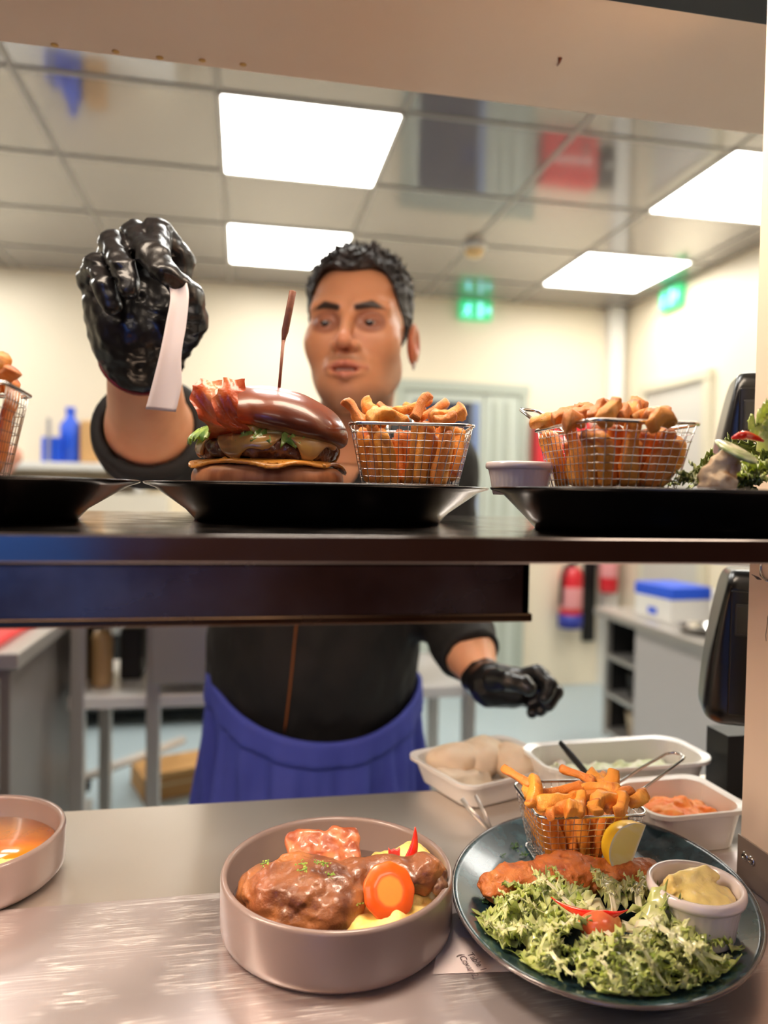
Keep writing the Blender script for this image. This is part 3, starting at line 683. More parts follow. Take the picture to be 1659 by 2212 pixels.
# chicken leg, from pixels on horizontal planes inside the bowl
h1 = wp(640, 1905, .945); h2 = wp(590, 1915, .940); h3 = wp(690, 1945, .940); k1 = wp(770, 1905, .945); k2 = wp(850, 1878, .953); k3 = wp(905, 1880, .953); k4 = wp(935, 1895, .950)
cA = wp(560, 1895, .94)
def leg(P):
    d = ell(P, h1+A_(0, 0, -.012), (.040, .034, .030)); d = smin(d, ell(P, h3+A_(.002, .002, -.010), (.034, .030, .026)), .014)
    d = smin(d, ell(P, h2+A_(0, .004, -.010), (.030, .024, .022)), .010)
    d = smin(d, cap(P, k1+A_(-.01, 0, -.004), k2, .019, .0085), .012)
    d = smin(d, cap(P, k2, k3, .0105, .0125), .006); d = smin(d, sph(P, k3+A_(.004, -.002, -.001), .0135), .005)
    fold = .0022*np.sin(260*(P[..., 0]*.5+P[..., 1]*.8+.02*vn(P, 30)))*np.clip(vn(P, 25)+.4, 0, 1)
    d = d+.0045*vn(P, 42, 3)+.0022*vn(P, 95, 1)+.0010*vn(P, 220)+fold*.6
    return smax(d, .0078-P[..., 2], .003)
o = sdf('thigh_and_drumstick', leg, (-.092, -.085, .004), (.092, .06, .075), .0013, m_chick, None, loc=CB)
e = empty('chicken_leg', CB+A_(0, 0, .007)); tag(e, 'glossy brown braised chicken leg resting in the middle bowl', 'chicken leg'); o.parent = e; o.location = (0, 0, -.007)
V = co(o); vattr(o, 'crisp', np.clip(vn(V, 30, 5)*1.6-.1, 0, 1)*.8)
b = sdf('bone_end', lambda P: smin(cap(P, k3, k4+A_(.003, 0, 0), .008, .007), smin(sph(P, k4+A_(.006, .004, .001), .0068), sph(P, k4+A_(.004, -.006, -.004), .0065), .003), .004)+.001*vn(P, 200), k4-.024, k4+.024, .0011, m_bone, e); b.location = (0, 0, -.007)
# crisp skin flap at the back
f0 = wp(700, 1845, .950); 
def flap(P):
    Q = (P-f0) @ R_(38, 'X')
    d = rbox(Q, (0, 0, 0), (.030, .020, .004), .003)+.004*vn(P, 60, 2)+.002*vn(P, 140)
    return d*.8
o = sdf('crisp_skin', flap, f0-A_(.042, .034, .026), f0+A_(.042, .034, .026), .0012, M('crisp_skin', (190, 112, 70), .4, mix=((140, 66, 34), 60, .45, .62), bump=(140, .5, .002), coat=.3), e); o.location = (0, 0, -.007)
# carrot slice standing against the mash
m_car = M('carrot', (236, 96, 22), .32, sss=.4, sssr=(.006, .002, .001), coat=.5, attr=('core', (250, 150, 50)), bump=(80, .1, .001))
def carrot(c, r, rot, lb, grp=None):
    n = 48; v = []; f = []; cv = []
    rings = [(.0, -.0022), (.45, -.0022), (.55, -.0022), (.96, -.0022), (1, -.0012), (1, .0012), (.96, .0022), (.55, .0022), (.45, .0022), (0, .0022)]
    for (q, z_) in rings:
        for k in range(n):
            a = 2*PI*k/n; rr = r*q*(1+.02*math.cos(9*a)*(q > .5)); v.append((rr*math.cos(a), rr*math.sin(a), z_)); cv.append(1 if q <= .46 else 0)
    f = [(i*n+k, (i+1)*n+k, (i+1)*n+(k+1) % n, i*n+(k+1) % n) for i in range(len(rings)-1) for k in range(n)]
    o = mk('carrot_slice', v, f, m_car, None, True, loc=c, rot=rot); vattr(o, 'core', cv); tag(o, lb, 'carrot', grp); return o
carrot(CB+wp(838, 1925, .948)+A_(0, -.004, .002), .0205, (math.radians(58), math.radians(4), math.radians(12)), 'round orange carrot slice leaning on the mash')
# red pepper slivers
m_red = M('red_pepper', (226, 34, 24), .22, sss=.3, sssr=(.006, .002, .001), coat=.7, mix=((240, 80, 40), 50, .5, .7))
m_pink = M('pink_radish', (224, 78, 76), .35, sss=.4, sssr=(.006, .003, .002))
a0 = CB+wp(884, 1862, .948); a1 = at(896, 1786, D=np.dot(a0-CAM, fw)+.004)
t = MB(); n = 10; t.tube([a0+(a1-a0)*s+A_(.002*math.sin(s*3), 0, 0) for s in np.linspace(0, 1, n)], [max(.0006, .0054*(1-s)**.75) for s in np.linspace(0, 1, n)], 10, sx=.45)
o = t.build('pepper_sliver', m_red, None, True); tag(o, 'pointed red pepper sliver standing upright in the middle bowl', 'pepper sliver')
c = at(852, 1848, Z=.951)
o = MB().add([(-.0045, 0, -.005), (.0045, 0, -.005), (.0048, 0, .0055), (.0025, 0, .0035), (0, 0, .0045), (-.0025, 0, .0034), (-.0048, 0, .006), (-.0045, .003, -.005), (.0045, .003, -.005), (.0048, .003, .0055), (.0025, .003, .0035), (0, .003, .0045), (-.0025, .003, .0034), (-.0048, .003, .006)],
             [(0, 1, 2, 3, 4, 5, 6), (13, 12, 11, 10, 9, 8, 7)]+[(i, (i+1) % 7+0 if i < 6 else 0, ((i+1) % 7)+7, i+7) for i in range(7)]).build('pepper_notch', m_pink, None, False, loc=c); tag(o, 'small notched pink pepper piece behind the chicken leg', 'pepper piece')
# herb crumbs
m_herb = M('chopped_herb', (92, 130, 40), .5, mix=((146, 176, 70), 300, .4, .6))
m_pars = M('parsley', (38, 74, 26), .5, mix=((70, 112, 40), 300, .4, .6))
def herb(c, r, seed, lb, grp, mat, nm='herb_sprinkle'):
    q = random.Random(seed); m = MB()
    for k in range(16):
        a = q.uniform(0, 6.3); d = q.uniform(0, 1)**.6*r; x, y, z_ = d*math.cos(a), d*math.sin(a), q.uniform(0, r*.5); L_ = r*q.uniform(.25, .5); b_ = q.uniform(0, 6.3); u = Vector((math.cos(b_), math.sin(b_), q.uniform(-.2, .7))).normalized()*L_; s_ = u.orthogonal().normalized()*L_*.4
        p = Vector((x, y, z_)); m.add([p, p+u*.5+s_, p+u, p+u*.5-s_, p+u*.5+Vector((0, 0, L_*.2))], [(0, 1, 4), (1, 2, 4), (2, 3, 4), (3, 0, 4), (0, 3, 2, 1)])
    m.tube([(-r*.7, 0, .0006), (0, 0, .001), (r*.7, r*.3, .0006)], r*.10, 5)
    o = m.build(nm, mat, None, False, loc=c); tag(o, lb, 'herb', grp); return o
for i, (px, py, z_) in enumerate(((652, 1868, .9655), (655, 1882, .965), (690, 1866, .965), (702, 1868, .965), (715, 1892, .966), (570, 1868, .955))):
    herb(at(px, py, Z=z_), .0042, i, 'pale green herb crumb on the braised chicken', 'herb crumbs on the chicken', m_herb)
herb(at(776, 1955, Z=.943), .0035, 19, 'green herb crumb between carrot and chicken', None, m_herb)
# left bowl contents
LBW = A_(-.243, .712, ZP)
o = MB().lathe([(.0005, 0), (.074, 0), (.0775, .002), (.0775, .013), (.0005, .0132)], 96).build('broth', M('orange_broth', (222, 112, 26), .12, coat=1, mix=((240, 150, 40), 20, .4, .65)), None, True, loc=LBW+A_(0, 0, .0066)); tag(o, 'orange broth in the bowl cut off at the left edge', 'sauce')
o = sdf('mashed_potato', lambda P: smax(ell(P, (.020, -.050, .016), (.052, .030, .016))+.004*vn(P, 70)+.002*vn(P, 150), np.hypot(P[..., 0], P[..., 1])-.0775, .002), (-.06, -.085, .018), (.079, -.0, .04), .0016, M('pale_mash', (244, 226, 120), .5, bump=(120, .3, .002), sss=.35, sssr=(.006, .004, .001)), None, loc=LBW); tag(o, 'pale yellow mash in the left-edge bowl', 'mash')

# ------------------------------------------------------------------ fish, lemon, tartare pot
m_fish = M('crisp_batter', (190, 104, 42), .46, mix=((146, 66, 22), 50, .45, .65), mix2=((210, 132, 70), 36, .52, .7), bump=[(120, .6, .003), (320, .6, .002), (900, .4, .0008)], coat=.12)
fa = at(1085, 1905, Z=.928); fb = at(1405, 1885, Z=.926); FC = (fa+fb)/2*A_(1, 1, 0)+A_(0, 0, TF); 
def fish(P):
    a = fa-FC; b = fb-FC; mid = (a+b)/2+A_(0, .004, 0)
    Q = P.copy(); Q[..., 2] = (Q[..., 2]-.013)*1.5+.013
    a = a*A_(1, 1, 0)+A_(0, 0, .013); b = b*A_(1, 1, 0)+A_(0, 0, .013); mid = mid*A_(1, 1, 0)+A_(0, 0, .014)
    d = smin(cap(Q, a, mid, .0175, .0195), cap(Q, mid, b, .0195, .015), .01)
    d = d+.0045*vn(P, 50, 4)+.0028*vn(P, 110, 2)+.0022*np.abs(vn(P, 190))-.0018+.0009*vn(P, 380)
    return smax(d*.66, .0008-P[..., 2], .002)
o = sdf('battered_fish', fish, np.minimum(fa, fb)-FC-A_(.03, .03, 1)*A_(1, 1, 0)-A_(0, 0, .02), np.maximum(fa, fb)-FC+A_(.03, .03, .0)+A_(0, 0, .03), .0013, m_fish, None, loc=FC); tag(o, 'orange-brown battered fish fillet on the teal plate', 'fish')
m_rind = M('lemon_rind', (246, 200, 30), .35, bump=(300, .2, .0005), coat=.3, sss=.2, sssr=(.004, .003, .001))
m_flesh = M('lemon_flesh', (244, 226, 140), .2, coat=.6, sss=.4, sssr=(.006, .005, .002), mix=((250, 240, 190), 50, .45, .6, (1, 1, .15)), attr=('pith', (248, 244, 226)))
def lemon(c, ex, eb, lb):
    ex = Vector(ex).normalized(); eb = Vector(eb); eb = (eb-ex*eb.dot(ex)).normalized(); ec = ex.cross(eb); bt = math.radians(39)
    ey = eb*math.cos(bt)-ec*math.sin(bt); ez = eb*math.sin(bt)+ec*math.cos(bt)
    e = empty('lemon_wedge', c); e.rotation_euler = Matrix(((ex.x, ey.x, ez.x), (ex.y, ey.y, ez.y), (ex.z, ey.z, ez.z))).to_euler(); tag(e, lb, 'lemon wedge')
    r, hl = .029, .024; ang = math.radians(78); n = 24; m = 16
    def P3(u, a, q=1.0):   # u along axis -1..1
        rr = r*math.sqrt(max(0, 1-abs(u)**2.2))*q; return (u*hl, rr*math.cos(a), rr*math.sin(a))
    v = [P3(-1+2*i/n, ang*j/m) for i in range(n+1) for j in range(m+1)]
    f = [(i*(m+1)+j, (i+1)*(m+1)+j, (i+1)*(m+1)+j+1, i*(m+1)+j+1) for i in range(n) for j in range(m)]
    mk('rind', v, f, m_rind, e)
    v = []; f = []; pv = []; K = 10
    for side, a in ((0, 0), (1, ang)):
        b0 = len(v)
        for i in range(n+1):
            for q in range(K+1):
                u = -1+2*i/n; v.append(P3(u, a, q/K*.999)); edge = (1-q/K)*r*math.sqrt(max(0, 1-abs(u)**2.2)); pv.append(1 if edge < .0024 or q == 0 else 0)
        g = [(b0+i*(K+1)+q, b0+i*(K+1)+q+1, b0+(i+1)*(K+1)+q+1, b0+(i+1)*(K+1)+q) for i in range(n) for q in range(K)]
        f += g if side == 0 else [t_[::-1] for t_ in g]
    o = mk('flesh', v, f, m_flesh, e); vattr(o, 'pith', pv)
lemon(at(1374, 1840, D=.635), (.42, .10, .90), (-.82, .42, .10), 'lemon wedge resting on the battered fish')
def ramekin(c, r, h, lb, s0=1):
    e = empty('ramekin', c); tag(e, lb, 'ramekin', 'white fluted ramekins')
    fl = lambda a, i: (.012*abs(math.sin(18*a)) if i in (2, 3, 4) else 0)
    MB().lathe([(r*.72, .001), (r*.76, 0), (r*.78, .002), (r*.84, h*.45), (r*.90, h*.74), (r*.93, h*.78), (r*.985, h*.80), (r, h*.87), (r*.99, h*.96), (r*.95, h), (r*.88, h*.985), (r*.86, h*.93), (r*.80, h*.5), (r*.70, h*.14), (.0004, h*.12)], 144, flute=fl).build('pot', m_porc, e, True)
    return e
RC = at(1502, 1955, Z=.935); RC[2] = TF+.0004
ramekin(RC, .0365, .040, 'white fluted ramekin of tartare sauce on the teal plate')
m_tart = M('tartare_sauce', (236, 214, 140), .35, mix=((216, 186, 104), 40, .5, .7), bump=[(90, .3, .002), (500, .4, .001)], sss=.3, sssr=(.004, .003, .001), coat=.3)
def tart(P):
    rad = np.hypot(P[..., 0], P[..., 1])
    d = ell(P, (0, -.003, .026), (.031, .029, .014)); d = smin(d, cap(P, (-.018, .004, .038), (.012, .006, .043), .006, .005), .006)
    d = smin(d, cap(P, (.012, .006, .042), (.020, .002, .041), .0055, .003), .004)
    d = d+.0022*vn(P, 85)+.0012*vn(P, 190)
    return smax(smax(d, rad-.0295, .002), .010-P[..., 2], .002)
o = sdf('tartare_sauce', tart, (-.033, -.033, .008), (.033, .033, .055), .0011, m_tart, None, loc=RC); tag(o, 'pale yellow tartare sauce heaped in the ramekin', 'sauce')
ramekin(A_(.2155, .560, PF+.0004), .0275, .026, 'white ramekin behind the right-hand shelf basket')
# parsley on teal plate
for i, (px, py, r) in enumerate(((1112, 1832, .006), (1086, 1850, .003), (1130, 1848, .005), (1052, 1950, .0045), (1048, 1945, .004))):
    herb(at(px, py, Z=TF+.001), r, 40+i, 'dark green parsley scrap on the left of the teal plate', 'parsley scraps on the teal plate', m_pars, 'parsley_scrap')
for i, (px, py, r) in enumerate(((1190, 1876, .004), (1205, 1850, .0045), (1250, 1856, .004), (1288, 1862, .0035))):
    herb(at(px, py, Z=.938), r, 60+i, 'green parsley scrap on the battered fish', 'parsley scraps on the fish', m_herb, 'parsley_scrap')

# ------------------------------------------------------------------ salad
m_leaf = M('frisee_leaf', (176, 194, 78), .28, mix=((126, 156, 48), 40, .45, .65), attr=('rib', (238, 236, 190)), sss=.25, sssr=(.003, .004, .001), coat=.45, bump=(120, .2, .001))
m_leafd = M('dark_salad_leaf', (120, 136, 56), .32, mix=((80, 104, 40), 40, .45, .65), attr=('rib', (186, 196, 110)), coat=.4, bump=(120, .2, .001))
def leaf_mesh(seed, L_, W_, mat, lobes=7, curl=1.0, ww=.20):
    r = random.Random(seed); v = []; f = []; rib = []
    def strip(base, dirv, side, L2, w0, seg, ruff, rb):
        pts = []; b0 = len(v); ph = r.uniform(0, 6)
        for i in range(seg+1):
            s = i/seg; p = base+dirv*(L2*s)+Vector((0, 0, 1))*(curl*L2*(.25*math.sin(s*2.4+ph)*s))+side*(.12*L2*math.sin(s*4+ph)*s)
            wd = w0*(1-s**1.6)*(1+.35*math.sin(s*14+ph))+.0003
            for j, u in enumerate((-1, -.5, 0, .5, 1)):
                v.append(p+side*(u*wd)+Vector((0, 0, 1))*(ruff*abs(u)*math.sin(s*17+ph+u*3))); rib.append(max(0, min(1, rb*(1-abs(u)*.5)*(1-s*.6))))
        for i in range(seg):
            for j in range(4): f.append((b0+i*5+j, b0+i*5+j+1, b0+(i+1)*5+j+1, b0+(i+1)*5+j))
    # central rib follows a bent path
    ph = r.uniform(0, 6); pts = []
    for i in range(17):
        s = i/16; pts.append(Vector((L_*s, .10*L_*math.sin(s*3.5+ph), L_*curl*(.22*math.sin(s*PI*.95))+.003*math.sin(s*9+ph))))
    b0 = len(v)
    for i, p in enumerate(pts):
        s = i/16; wd = W_*.20*(1-s*.5)
        for u in (-1, -.5, 0, .5, 1):
            v.append(p+Vector((0, u*wd, -.001*(1-abs(u)))) ); rib.append(1-s*.75)
    for i in range(16):
        for j in range(4): f.append((b0+i*5+j, b0+i*5+j+1, b0+(i+1)*5+j+1, b0+(i+1)*5+j))
    for k in range(lobes*2+1):
        s = .22+.74*((k//2)/lobes) if k < lobes*2 else .97
        i = min(15, int(s*16)); p = pts[i].lerp(pts[i+1], s*16-i); t = (pts[i+1]-pts[i]).normalized()
        sd = 0 if k == lobes*2 else (1 if k % 2 else -1)
        ang = sd*math.radians(r.uniform(38, 68)); d = (Matrix.Rotation(ang, 3, 'Z') @ t).normalized()
        sv = Vector((0, 0, 1)).cross(d).normalized(); L2 = W_*(.45+.65*math.sin(min(1, s)*PI*.8))*r.uniform(.6, 1.2)
        strip(p, d, sv, L2, W_*ww*r.uniform(.8, 1.4), 9, W_*.16, .95*(1-.6*s))
        for q in range(1):   # secondary teeth
            bp = p+d*(L2*(.45+.25*q)); dd = (Matrix.Rotation(math.radians(r.choice([-50, 50])), 3, 'Z') @ d); strip(bp, dd, Vector((0, 0, 1)).cross(dd).normalized(), L2*.4, W_*.09, 6, W_*.06, .1)
    me = bpy.data.meshes.new('leaf'); me.from_pydata([tuple(p) for p in v], [], f); me.update(); me.polygons.foreach_set('use_smooth', [True]*len(f))
    a = me.attributes.new('rib', 'FLOAT', 'POINT'); a.data.foreach_set('value', rib); me.materials.append(mat); return me
LVd = [leaf_mesh(140+i, .045, .022, m_leafd, 5, 1.0) for i in range(4)]
def put_leaf(me, c, rz, tilt, sc_, lb, grp, roll=0, nm='salad_leaf'):
    o = bpy.data.objects.new(nm, me); col.objects.link(o); o.location = c; o.rotation_euler = (roll, -tilt, rz); o.scale = (sc_,)*3
    md = o.modifiers.new('s', 'SOLIDIFY'); md.thickness = .0005; tag(o, lb, 'salad leaf', grp); return o
LV = [leaf_mesh(100+i, .058, .026, m_leaf, 5, .7) for i in range(6)]
LVw = [leaf_mesh(120+i, .062, .036, m_leaf, 4, .6, .30) for i in range(4)]
def settle(o):   # rest the leaf on the plate: nothing sinks through it or hangs over its rim
    bpy.context.view_layer.update(); me = o.data.copy(); o.data = me; V = co(o); W = np.array(o.matrix_world); P = V @ W[:3, :3].T + W[:3, 3]
    D = P[:, :2]-A_(.297, .565); c_, s_ = math.cos(-2.083), math.sin(-2.083); u = D[:, 0]*c_+D[:, 1]*s_; v = -D[:, 0]*s_+D[:, 1]*c_
    rho = np.hypot(u/.149, v/.122); k = np.where(rho > .90, (.90+.03*np.tanh((rho-.90)*6))/np.maximum(rho, 1e-6), 1.0); lift = np.clip(rho-.90, 0, 1)*.03
    u, v = u*k, v*k; P[:, 0] = .297+u*c_-v*s_; P[:, 1] = .565+u*s_+v*c_
    surf = TF+.0008+.012*np.clip((rho*k-.78)/.17, 0, 1); P[:, 2] = np.maximum(P[:, 2], surf+.0015*np.abs(vn(P, 150)))+lift
    Q = (P-W[:3, 3]) @ np.linalg.inv(W[:3, :3]).T; me.vertices.foreach_set('co', Q.astype(np.float32).ravel()); me.update()
lbS = 'curly green frisée leaf in the salad on the teal plate'; gS = 'frisée leaves on the teal plate'
q = random.Random(77)
spec = [(1150, 1985, 180, 0), (1180, 2000, 205, .002), (1215, 1970, 150, .006), (1260, 1965, 100, .008), (1320, 1968, 60, .008), (1375, 1985, 20, .006), (1225, 2010, 215, .008),
        (1270, 2020, 245, .012), (1310, 2030, 265, .014), (1350, 2030, 285, .012), (1395, 2030, 310, .008), (1425, 2020, 335, .004), (1290, 2045, 255, .006), (1340, 2050, 275, .006),
        (1390, 2045, 300, .004), (1300, 1995, 170, .014), (1345, 2000, 350, .012), (1240, 2050, 225, .002), (1410, 2045, 325, .002), (1390, 1958, 40, .006), (1250, 1955, 150, .006), (1300, 1950, 190, .014), (1360, 1965, 330, .014), (1160, 1965, 190, .003), (1440, 1995, 10, .002),
        (1270, 1990, 130, .010), (1350, 2045, 240, .014), (1290, 2045, 290, .012), (1330, 2040, 320, .010)]
for i, (px, py, a, h) in enumerate(spec):
    c = at(px, py, Z=TF+h+.003); me = (LVw if i % 3 != 2 else LV)[i % 4]
    settle(put_leaf(me, c, math.radians(a+q.uniform(-15, 15)), math.radians(q.uniform(-4, 8)-h*500), q.uniform(.60, .84), lbS, gS, math.radians(q.uniform(-25, 25))))
LVr = [leaf_mesh(160+i, .060, .015, M('pale_frisee_rib', (206, 212, 130), .28, mix=((166, 184, 80), 60, .4, .6), attr=('rib', (240, 238, 200)), coat=.5, sss=.3, sssr=(.003, .004, .001)) if i == 0 else bpy.data.materials['pale_frisee_rib'], 3, 1.1) for i in range(4)]
for i, (px, py, a, h) in enumerate(((1150, 2010, 200, .006), (1215, 2030, 250, .012), (1260, 1990, 215, .018), (1310, 2010, 280, .022), (1370, 2010, 320, .020), (1420, 2000, 300, .014), (1330, 1975, 75, .018), (1240, 1960, 130, .016), (1390, 1975, 50, .014), (1285, 2050, 265, .012), (1365, 2050, 295, .012), (1190, 1975, 170, .010))):
    settle(put_leaf(LVr[i % 4], at(px, py, Z=TF+h+.004), math.radians(a+q.uniform(-15, 15)), math.radians(q.uniform(-4, 8)-h*500), q.uniform(.7, .95), 'pale-ribbed frisée strand on the salad of the teal plate', 'pale frisée strands on the teal plate', math.radians(q.uniform(-50, 50))))
# salad toppings
v0 = at(1190, 1938, D=.572); v1 = at(1270, 1985, D=.548); v2 = at(1357, 1965, D=.552)
pts = []
for s in np.linspace(0, 1, 16): pts.append(v0*(1-s)**2+2*s*(1-s)*(v1*1+A_(0, -.004, -.004))+v2*s*s)
t = MB(); t.tube(pts, [max(.0005, .0042*math.sin(PI*min(1, s*.75+.02+.0))**1.0*(1 if s < .7 else (1-s)/.3+.05)) for s in np.linspace(0, 1, 16)], 10, sx=.5)
o = t.build('pepper_strip', m_red, None, True); tag(o, 'curved shiny red pepper strip on top of the salad', 'pepper strip')
tc_ = at(1300, 2003, D=.551)
o = sdf('tomato_wedge', lambda P: smax(ell(P, (0, .004, 0), (.017, .014, .012)), ell(P, (0, .016, .004), (.022, .012, .014))*-1, .002)+.0008*vn(P, 90), (-.02, -.016, -.014), (.02, .022, .014), .001, M('tomato', (232, 108, 66), .25, mix=((240, 140, 90), 60, .4, .6), coat=.5, sss=.3, sssr=(.006, .002, .001)), None, loc=tc_, rot=(.3, .1, .1)); tag(o, 'salmon-orange tomato wedge under the red pepper strip', 'tomato wedge')

# salad on right shelf plate
q = random.Random(5)
for i in range(16):
    x = .315+q.uniform(0, .095); y = .47+q.uniform(0, .09); h = .004+.030*min(1, max(0, (x-.33)/.05))*q.random()
    put_leaf((LVd+LV[:2])[i % 6], (x, y, PF+h+.004), q.uniform(0, 6.3), math.radians(q.uniform(-5, 30)), q.uniform(.6, .95), 'dark dressed salad leaf on the right-hand shelf plate', 'salad leaves on the right-hand shelf plate', q.uniform(-.6, .6))
c = at(1545, 1030, D=.50)
o = sdf('crouton', lambda P: smin(ell(P, (0, 0, 0), (.012, .011, .011)), ell(P, (.006, 0, .012), (.010, .009, .008)), .006)+.003*vn(P, 110)+.0015*vn(P, 240), (-.02, -.016, -.015), (.022, .016, .024), .0012, M('pale_bread', (240, 212, 172), .6, mix=((190, 134, 84), 70, .5, .65), bump=(150, .4, .002)), None, loc=(c[0], c[1], PF+.012)); tag(o, 'pale torn crouton in front of the shelf salad', 'crouton')
c = at(1590, 975, D=.50)
cu_ = MB().lathe([(.0005, -.0012), (.014, -.0012), (.0155, 0), (.014, .0012), (.0005, .0012)], 32).build('cucumber_slice', M('cucumber', (150, 172, 110), .3, mix=((206, 214, 170), 120, .4, .55), coat=.6), None, True, loc=c, rot=(.5, .3, 0)); tag(cu_, 'dark-edged cucumber slice on top of the shelf salad', 'cucumber slice')
rp = MB(); c = at(1612, 953, D=.50); rp.tube([c+A_(x, .002*math.sin(x*200), .004-90*x*x*.2) for x in np.linspace(-.012, .014, 8)], [.0008, .0022, .003, .003, .003, .0026, .002, .0008], 8, sx=.6)
o = rp.build('pepper_strip', m_red, None, True); tag(o, 'short red pepper strip on top of the shelf salad', 'pepper strip')
# ------------------------------------------------------------------ the chef
m_skin = M('skin', (232, 170, 130), .42, sss=.25, sssr=(.012, .005, .003), mix=((222, 156, 118), 22, .45, .7), attr=[('tan', (202, 138, 98)), ('stubble', (112, 84, 66)), ('lip', (176, 96, 84)), ('brow', (46, 30, 24)), ('lid', (150, 92, 68)), ('red', (206, 108, 78))], bump=(300, .05, .0005))
m_hair = M('dark_hair', (36, 28, 26), .55, mix=((70, 58, 54), 40, .5, .7, (1, 1, .3)), bump=(140, .5, .004))
m_shirt = M('black_cotton', (20, 19, 19), .75, mix=((30, 28, 27), 12, .4, .7), bump=(14, .12, .01))
m_glove = M('black_nitrile', (20, 18, 19), .34, coat=.3, bump=[(38, .35, .004), (110, .35, .0015)])
m_apron = M('royal_blue_apron', (66, 78, 178), .75, mix=((58, 68, 164), 6, .4, .7), bump=(400, .1, .0004))
m_pipe = M('orange_piping', (150, 84, 32), .6)
m_red_g = M('dark_red_glove_cuff', (120, 20, 26), .35)
# skeleton (metres)
HD = A_(.168, 1.125, 1.492)                        # head centre at eye level
SR, SL = A_(-.045, 1.20, 1.315), A_(.315, 1.24, 1.30)   # shoulders
ER, WR = at(322, 925, D=.93), at(306, 770, D=.80)     # raised right arm
EL = at(965, 1310, D=1.27); WL = at(1040, 1462, D=1.13)
HRr = np.array(Euler((math.radians(-2), 0, math.radians(-19))).to_matrix())
def head(P):
    Q = (P-HD) @ HRr; X = Q.copy(); X[..., 0] = np.abs(Q[..., 0]); S = X
    d = ell(Q, (0, .012, .036), (.074, .095, .078))
    d = smin(d, ell(Q, (0, -.030, -.030), (.0625, .062, .092)), .035)
    d = smin(d, cap(S, (.044, -.005, -.064), (.008, -.068, -.112), .018, .015), .04)
    d = smin(d, ell(Q, (0, -.070, -.104), (.024, .020, .016)), .016)
    d = smin(d, ell(Q, (0, -.050, -.075), (.045, .045, .035)), .02)
    d = smin(d, cap(S, (.048, -.068, .020), (.012, -.084, .018), .011, .009), .014)
    d = smin(d, sph(S, (.043, -.056, -.028), .024), .03)
    d = smax(d, -ell(S, (.032, -.104, -.002), (.021, .018, .014)), .014)
    d = smin(d, ell(S, (.032, -.0755, -.003), (.0165, .0135, .0125)), .003)       # lids over the eye balls
    d = smax(d, -ell(S, (.032, -.092, -.0058), (.0138, .010, .0030)), .0015)       # lid opening
    d = smin(d, cap(Q, (0, -.088, .006), (0, -.112, -.034), .0075, .0085), .010)
    d = smin(d, sph(Q, (0, -.113, -.037), .0105), .006)
    d = smin(d, ell(S, (.0135, -.101, -.041), (.0085, .011, .0075)), .006)
    d = smax(d, -ell(S, (.0065, -.109, -.0485), (.0042, .006, .005)), .003)
    d = smin(d, ell(Q, (0, -.086, -.066), (.027, .016, .018)), .014)
    d = smin(d, cap(S, (.029, -.090, -.0705), (.004, -.1055, -.0665), .0026, .0050), .004)
    d = smin(d, cap(S, (.024, -.091, -.0765), (0, -.1040, -.0830), .0032, .0064), .004)
    d = smax(d, -ell(Q, (0, -.104, -.0742), (.023, .014, .0034)), .0015)
    # ears
    S2_ = S+np.where(Q[..., 0] < 0, 1.0, 0.0)[..., None]*A_(.008, -.022, 0)
    Eo = ell(S2_, (.083, .014, -.014), (.010, .019, .032)); Eo = smax(Eo, -ell(S2_, (.092, .006, -.008), (.007, .012, .020)), .004)
    d = smin(d, Eo, .006)
    # neck
    nb = (A_(.162, 1.195, 1.30)-HD) @ HRr
    d = smin(d, cap(Q, (0, .028, -.07), nb, .054, .064), .022)
    return d
def arms(P):
    d = smin(cap(P, SR, ER, .056, .047), cap(P, ER, WR, .050, .036), .02)
    d2 = smin(cap(P, SL, EL, .054, .043), chain(P, [EL, EL*.35+WL*.65, WL], [.044, .038, .029], .02), .02)
    return d, d2
def torso(P, g=0.0):
    d = ell(P, (.125, 1.32, .93), (.160+g, .115+g, .17))
    d = smin(d, ell(P, (.130, 1.30, 1.08), (.158+g, .105+g, .18)), .05)
    d = smin(d, ell(P, (.142, 1.26, 1.22), (.172+g, .108+g, .15)), .05)
    d = smin(d, cap(P, SR+A_(.03, 0, 0), SL, .060+g*.6, .058+g*.6), .05)
    return d
print('head')
e = empty('person', (.125, 1.32, 0)); tag(e, 'chef in black shirt, blue apron and black gloves reaching up with a ticket', 'person')
loc_ = A_(.125, 1.32, 0)
hd = sdf('head_part', head, HD-A_(.11, .15, .20), HD+A_(.11, .13, .16), .0020, m_skin)
vh = co(hd); Q = (vh-HD) @ HRr; S = Q.copy(); S[:, 0] = np.abs(S[:, 0]); fr = (Q[:, 1] < -.03)
def g_(d, w_): return np.clip(1-d/w_, 0, 1)
lip = np.maximum(g_(np.abs(cap(S, (.028, -.090, -.0705), (.004, -.1055, -.0672), .0026, .0048)), .0028), g_(np.abs(cap(S, (.018, -.093, -.0765), (0, -.1040, -.0815), .0035, .0062)), .0026))*fr
brow = g_(np.maximum(cap(S*A_(1, .3, 1), (.014, -.027, .0145), (.034, -.025, .0200), .0030, .0044), -1), .003)
brow = np.maximum(brow, g_(cap(S*A_(1, .3, 1), (.034, -.025, .0200), (.052, -.020, .0150), .0042, .0012), .003))*fr
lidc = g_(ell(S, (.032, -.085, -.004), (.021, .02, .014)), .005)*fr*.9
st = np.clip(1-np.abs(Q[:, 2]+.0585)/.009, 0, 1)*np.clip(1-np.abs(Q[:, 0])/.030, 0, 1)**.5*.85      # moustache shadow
st = np.maximum(st, np.clip((-.088-Q[:, 2])/.02, 0, 1)*np.clip((Q[:, 2]+.150)/.03, 0, 1)*.6)
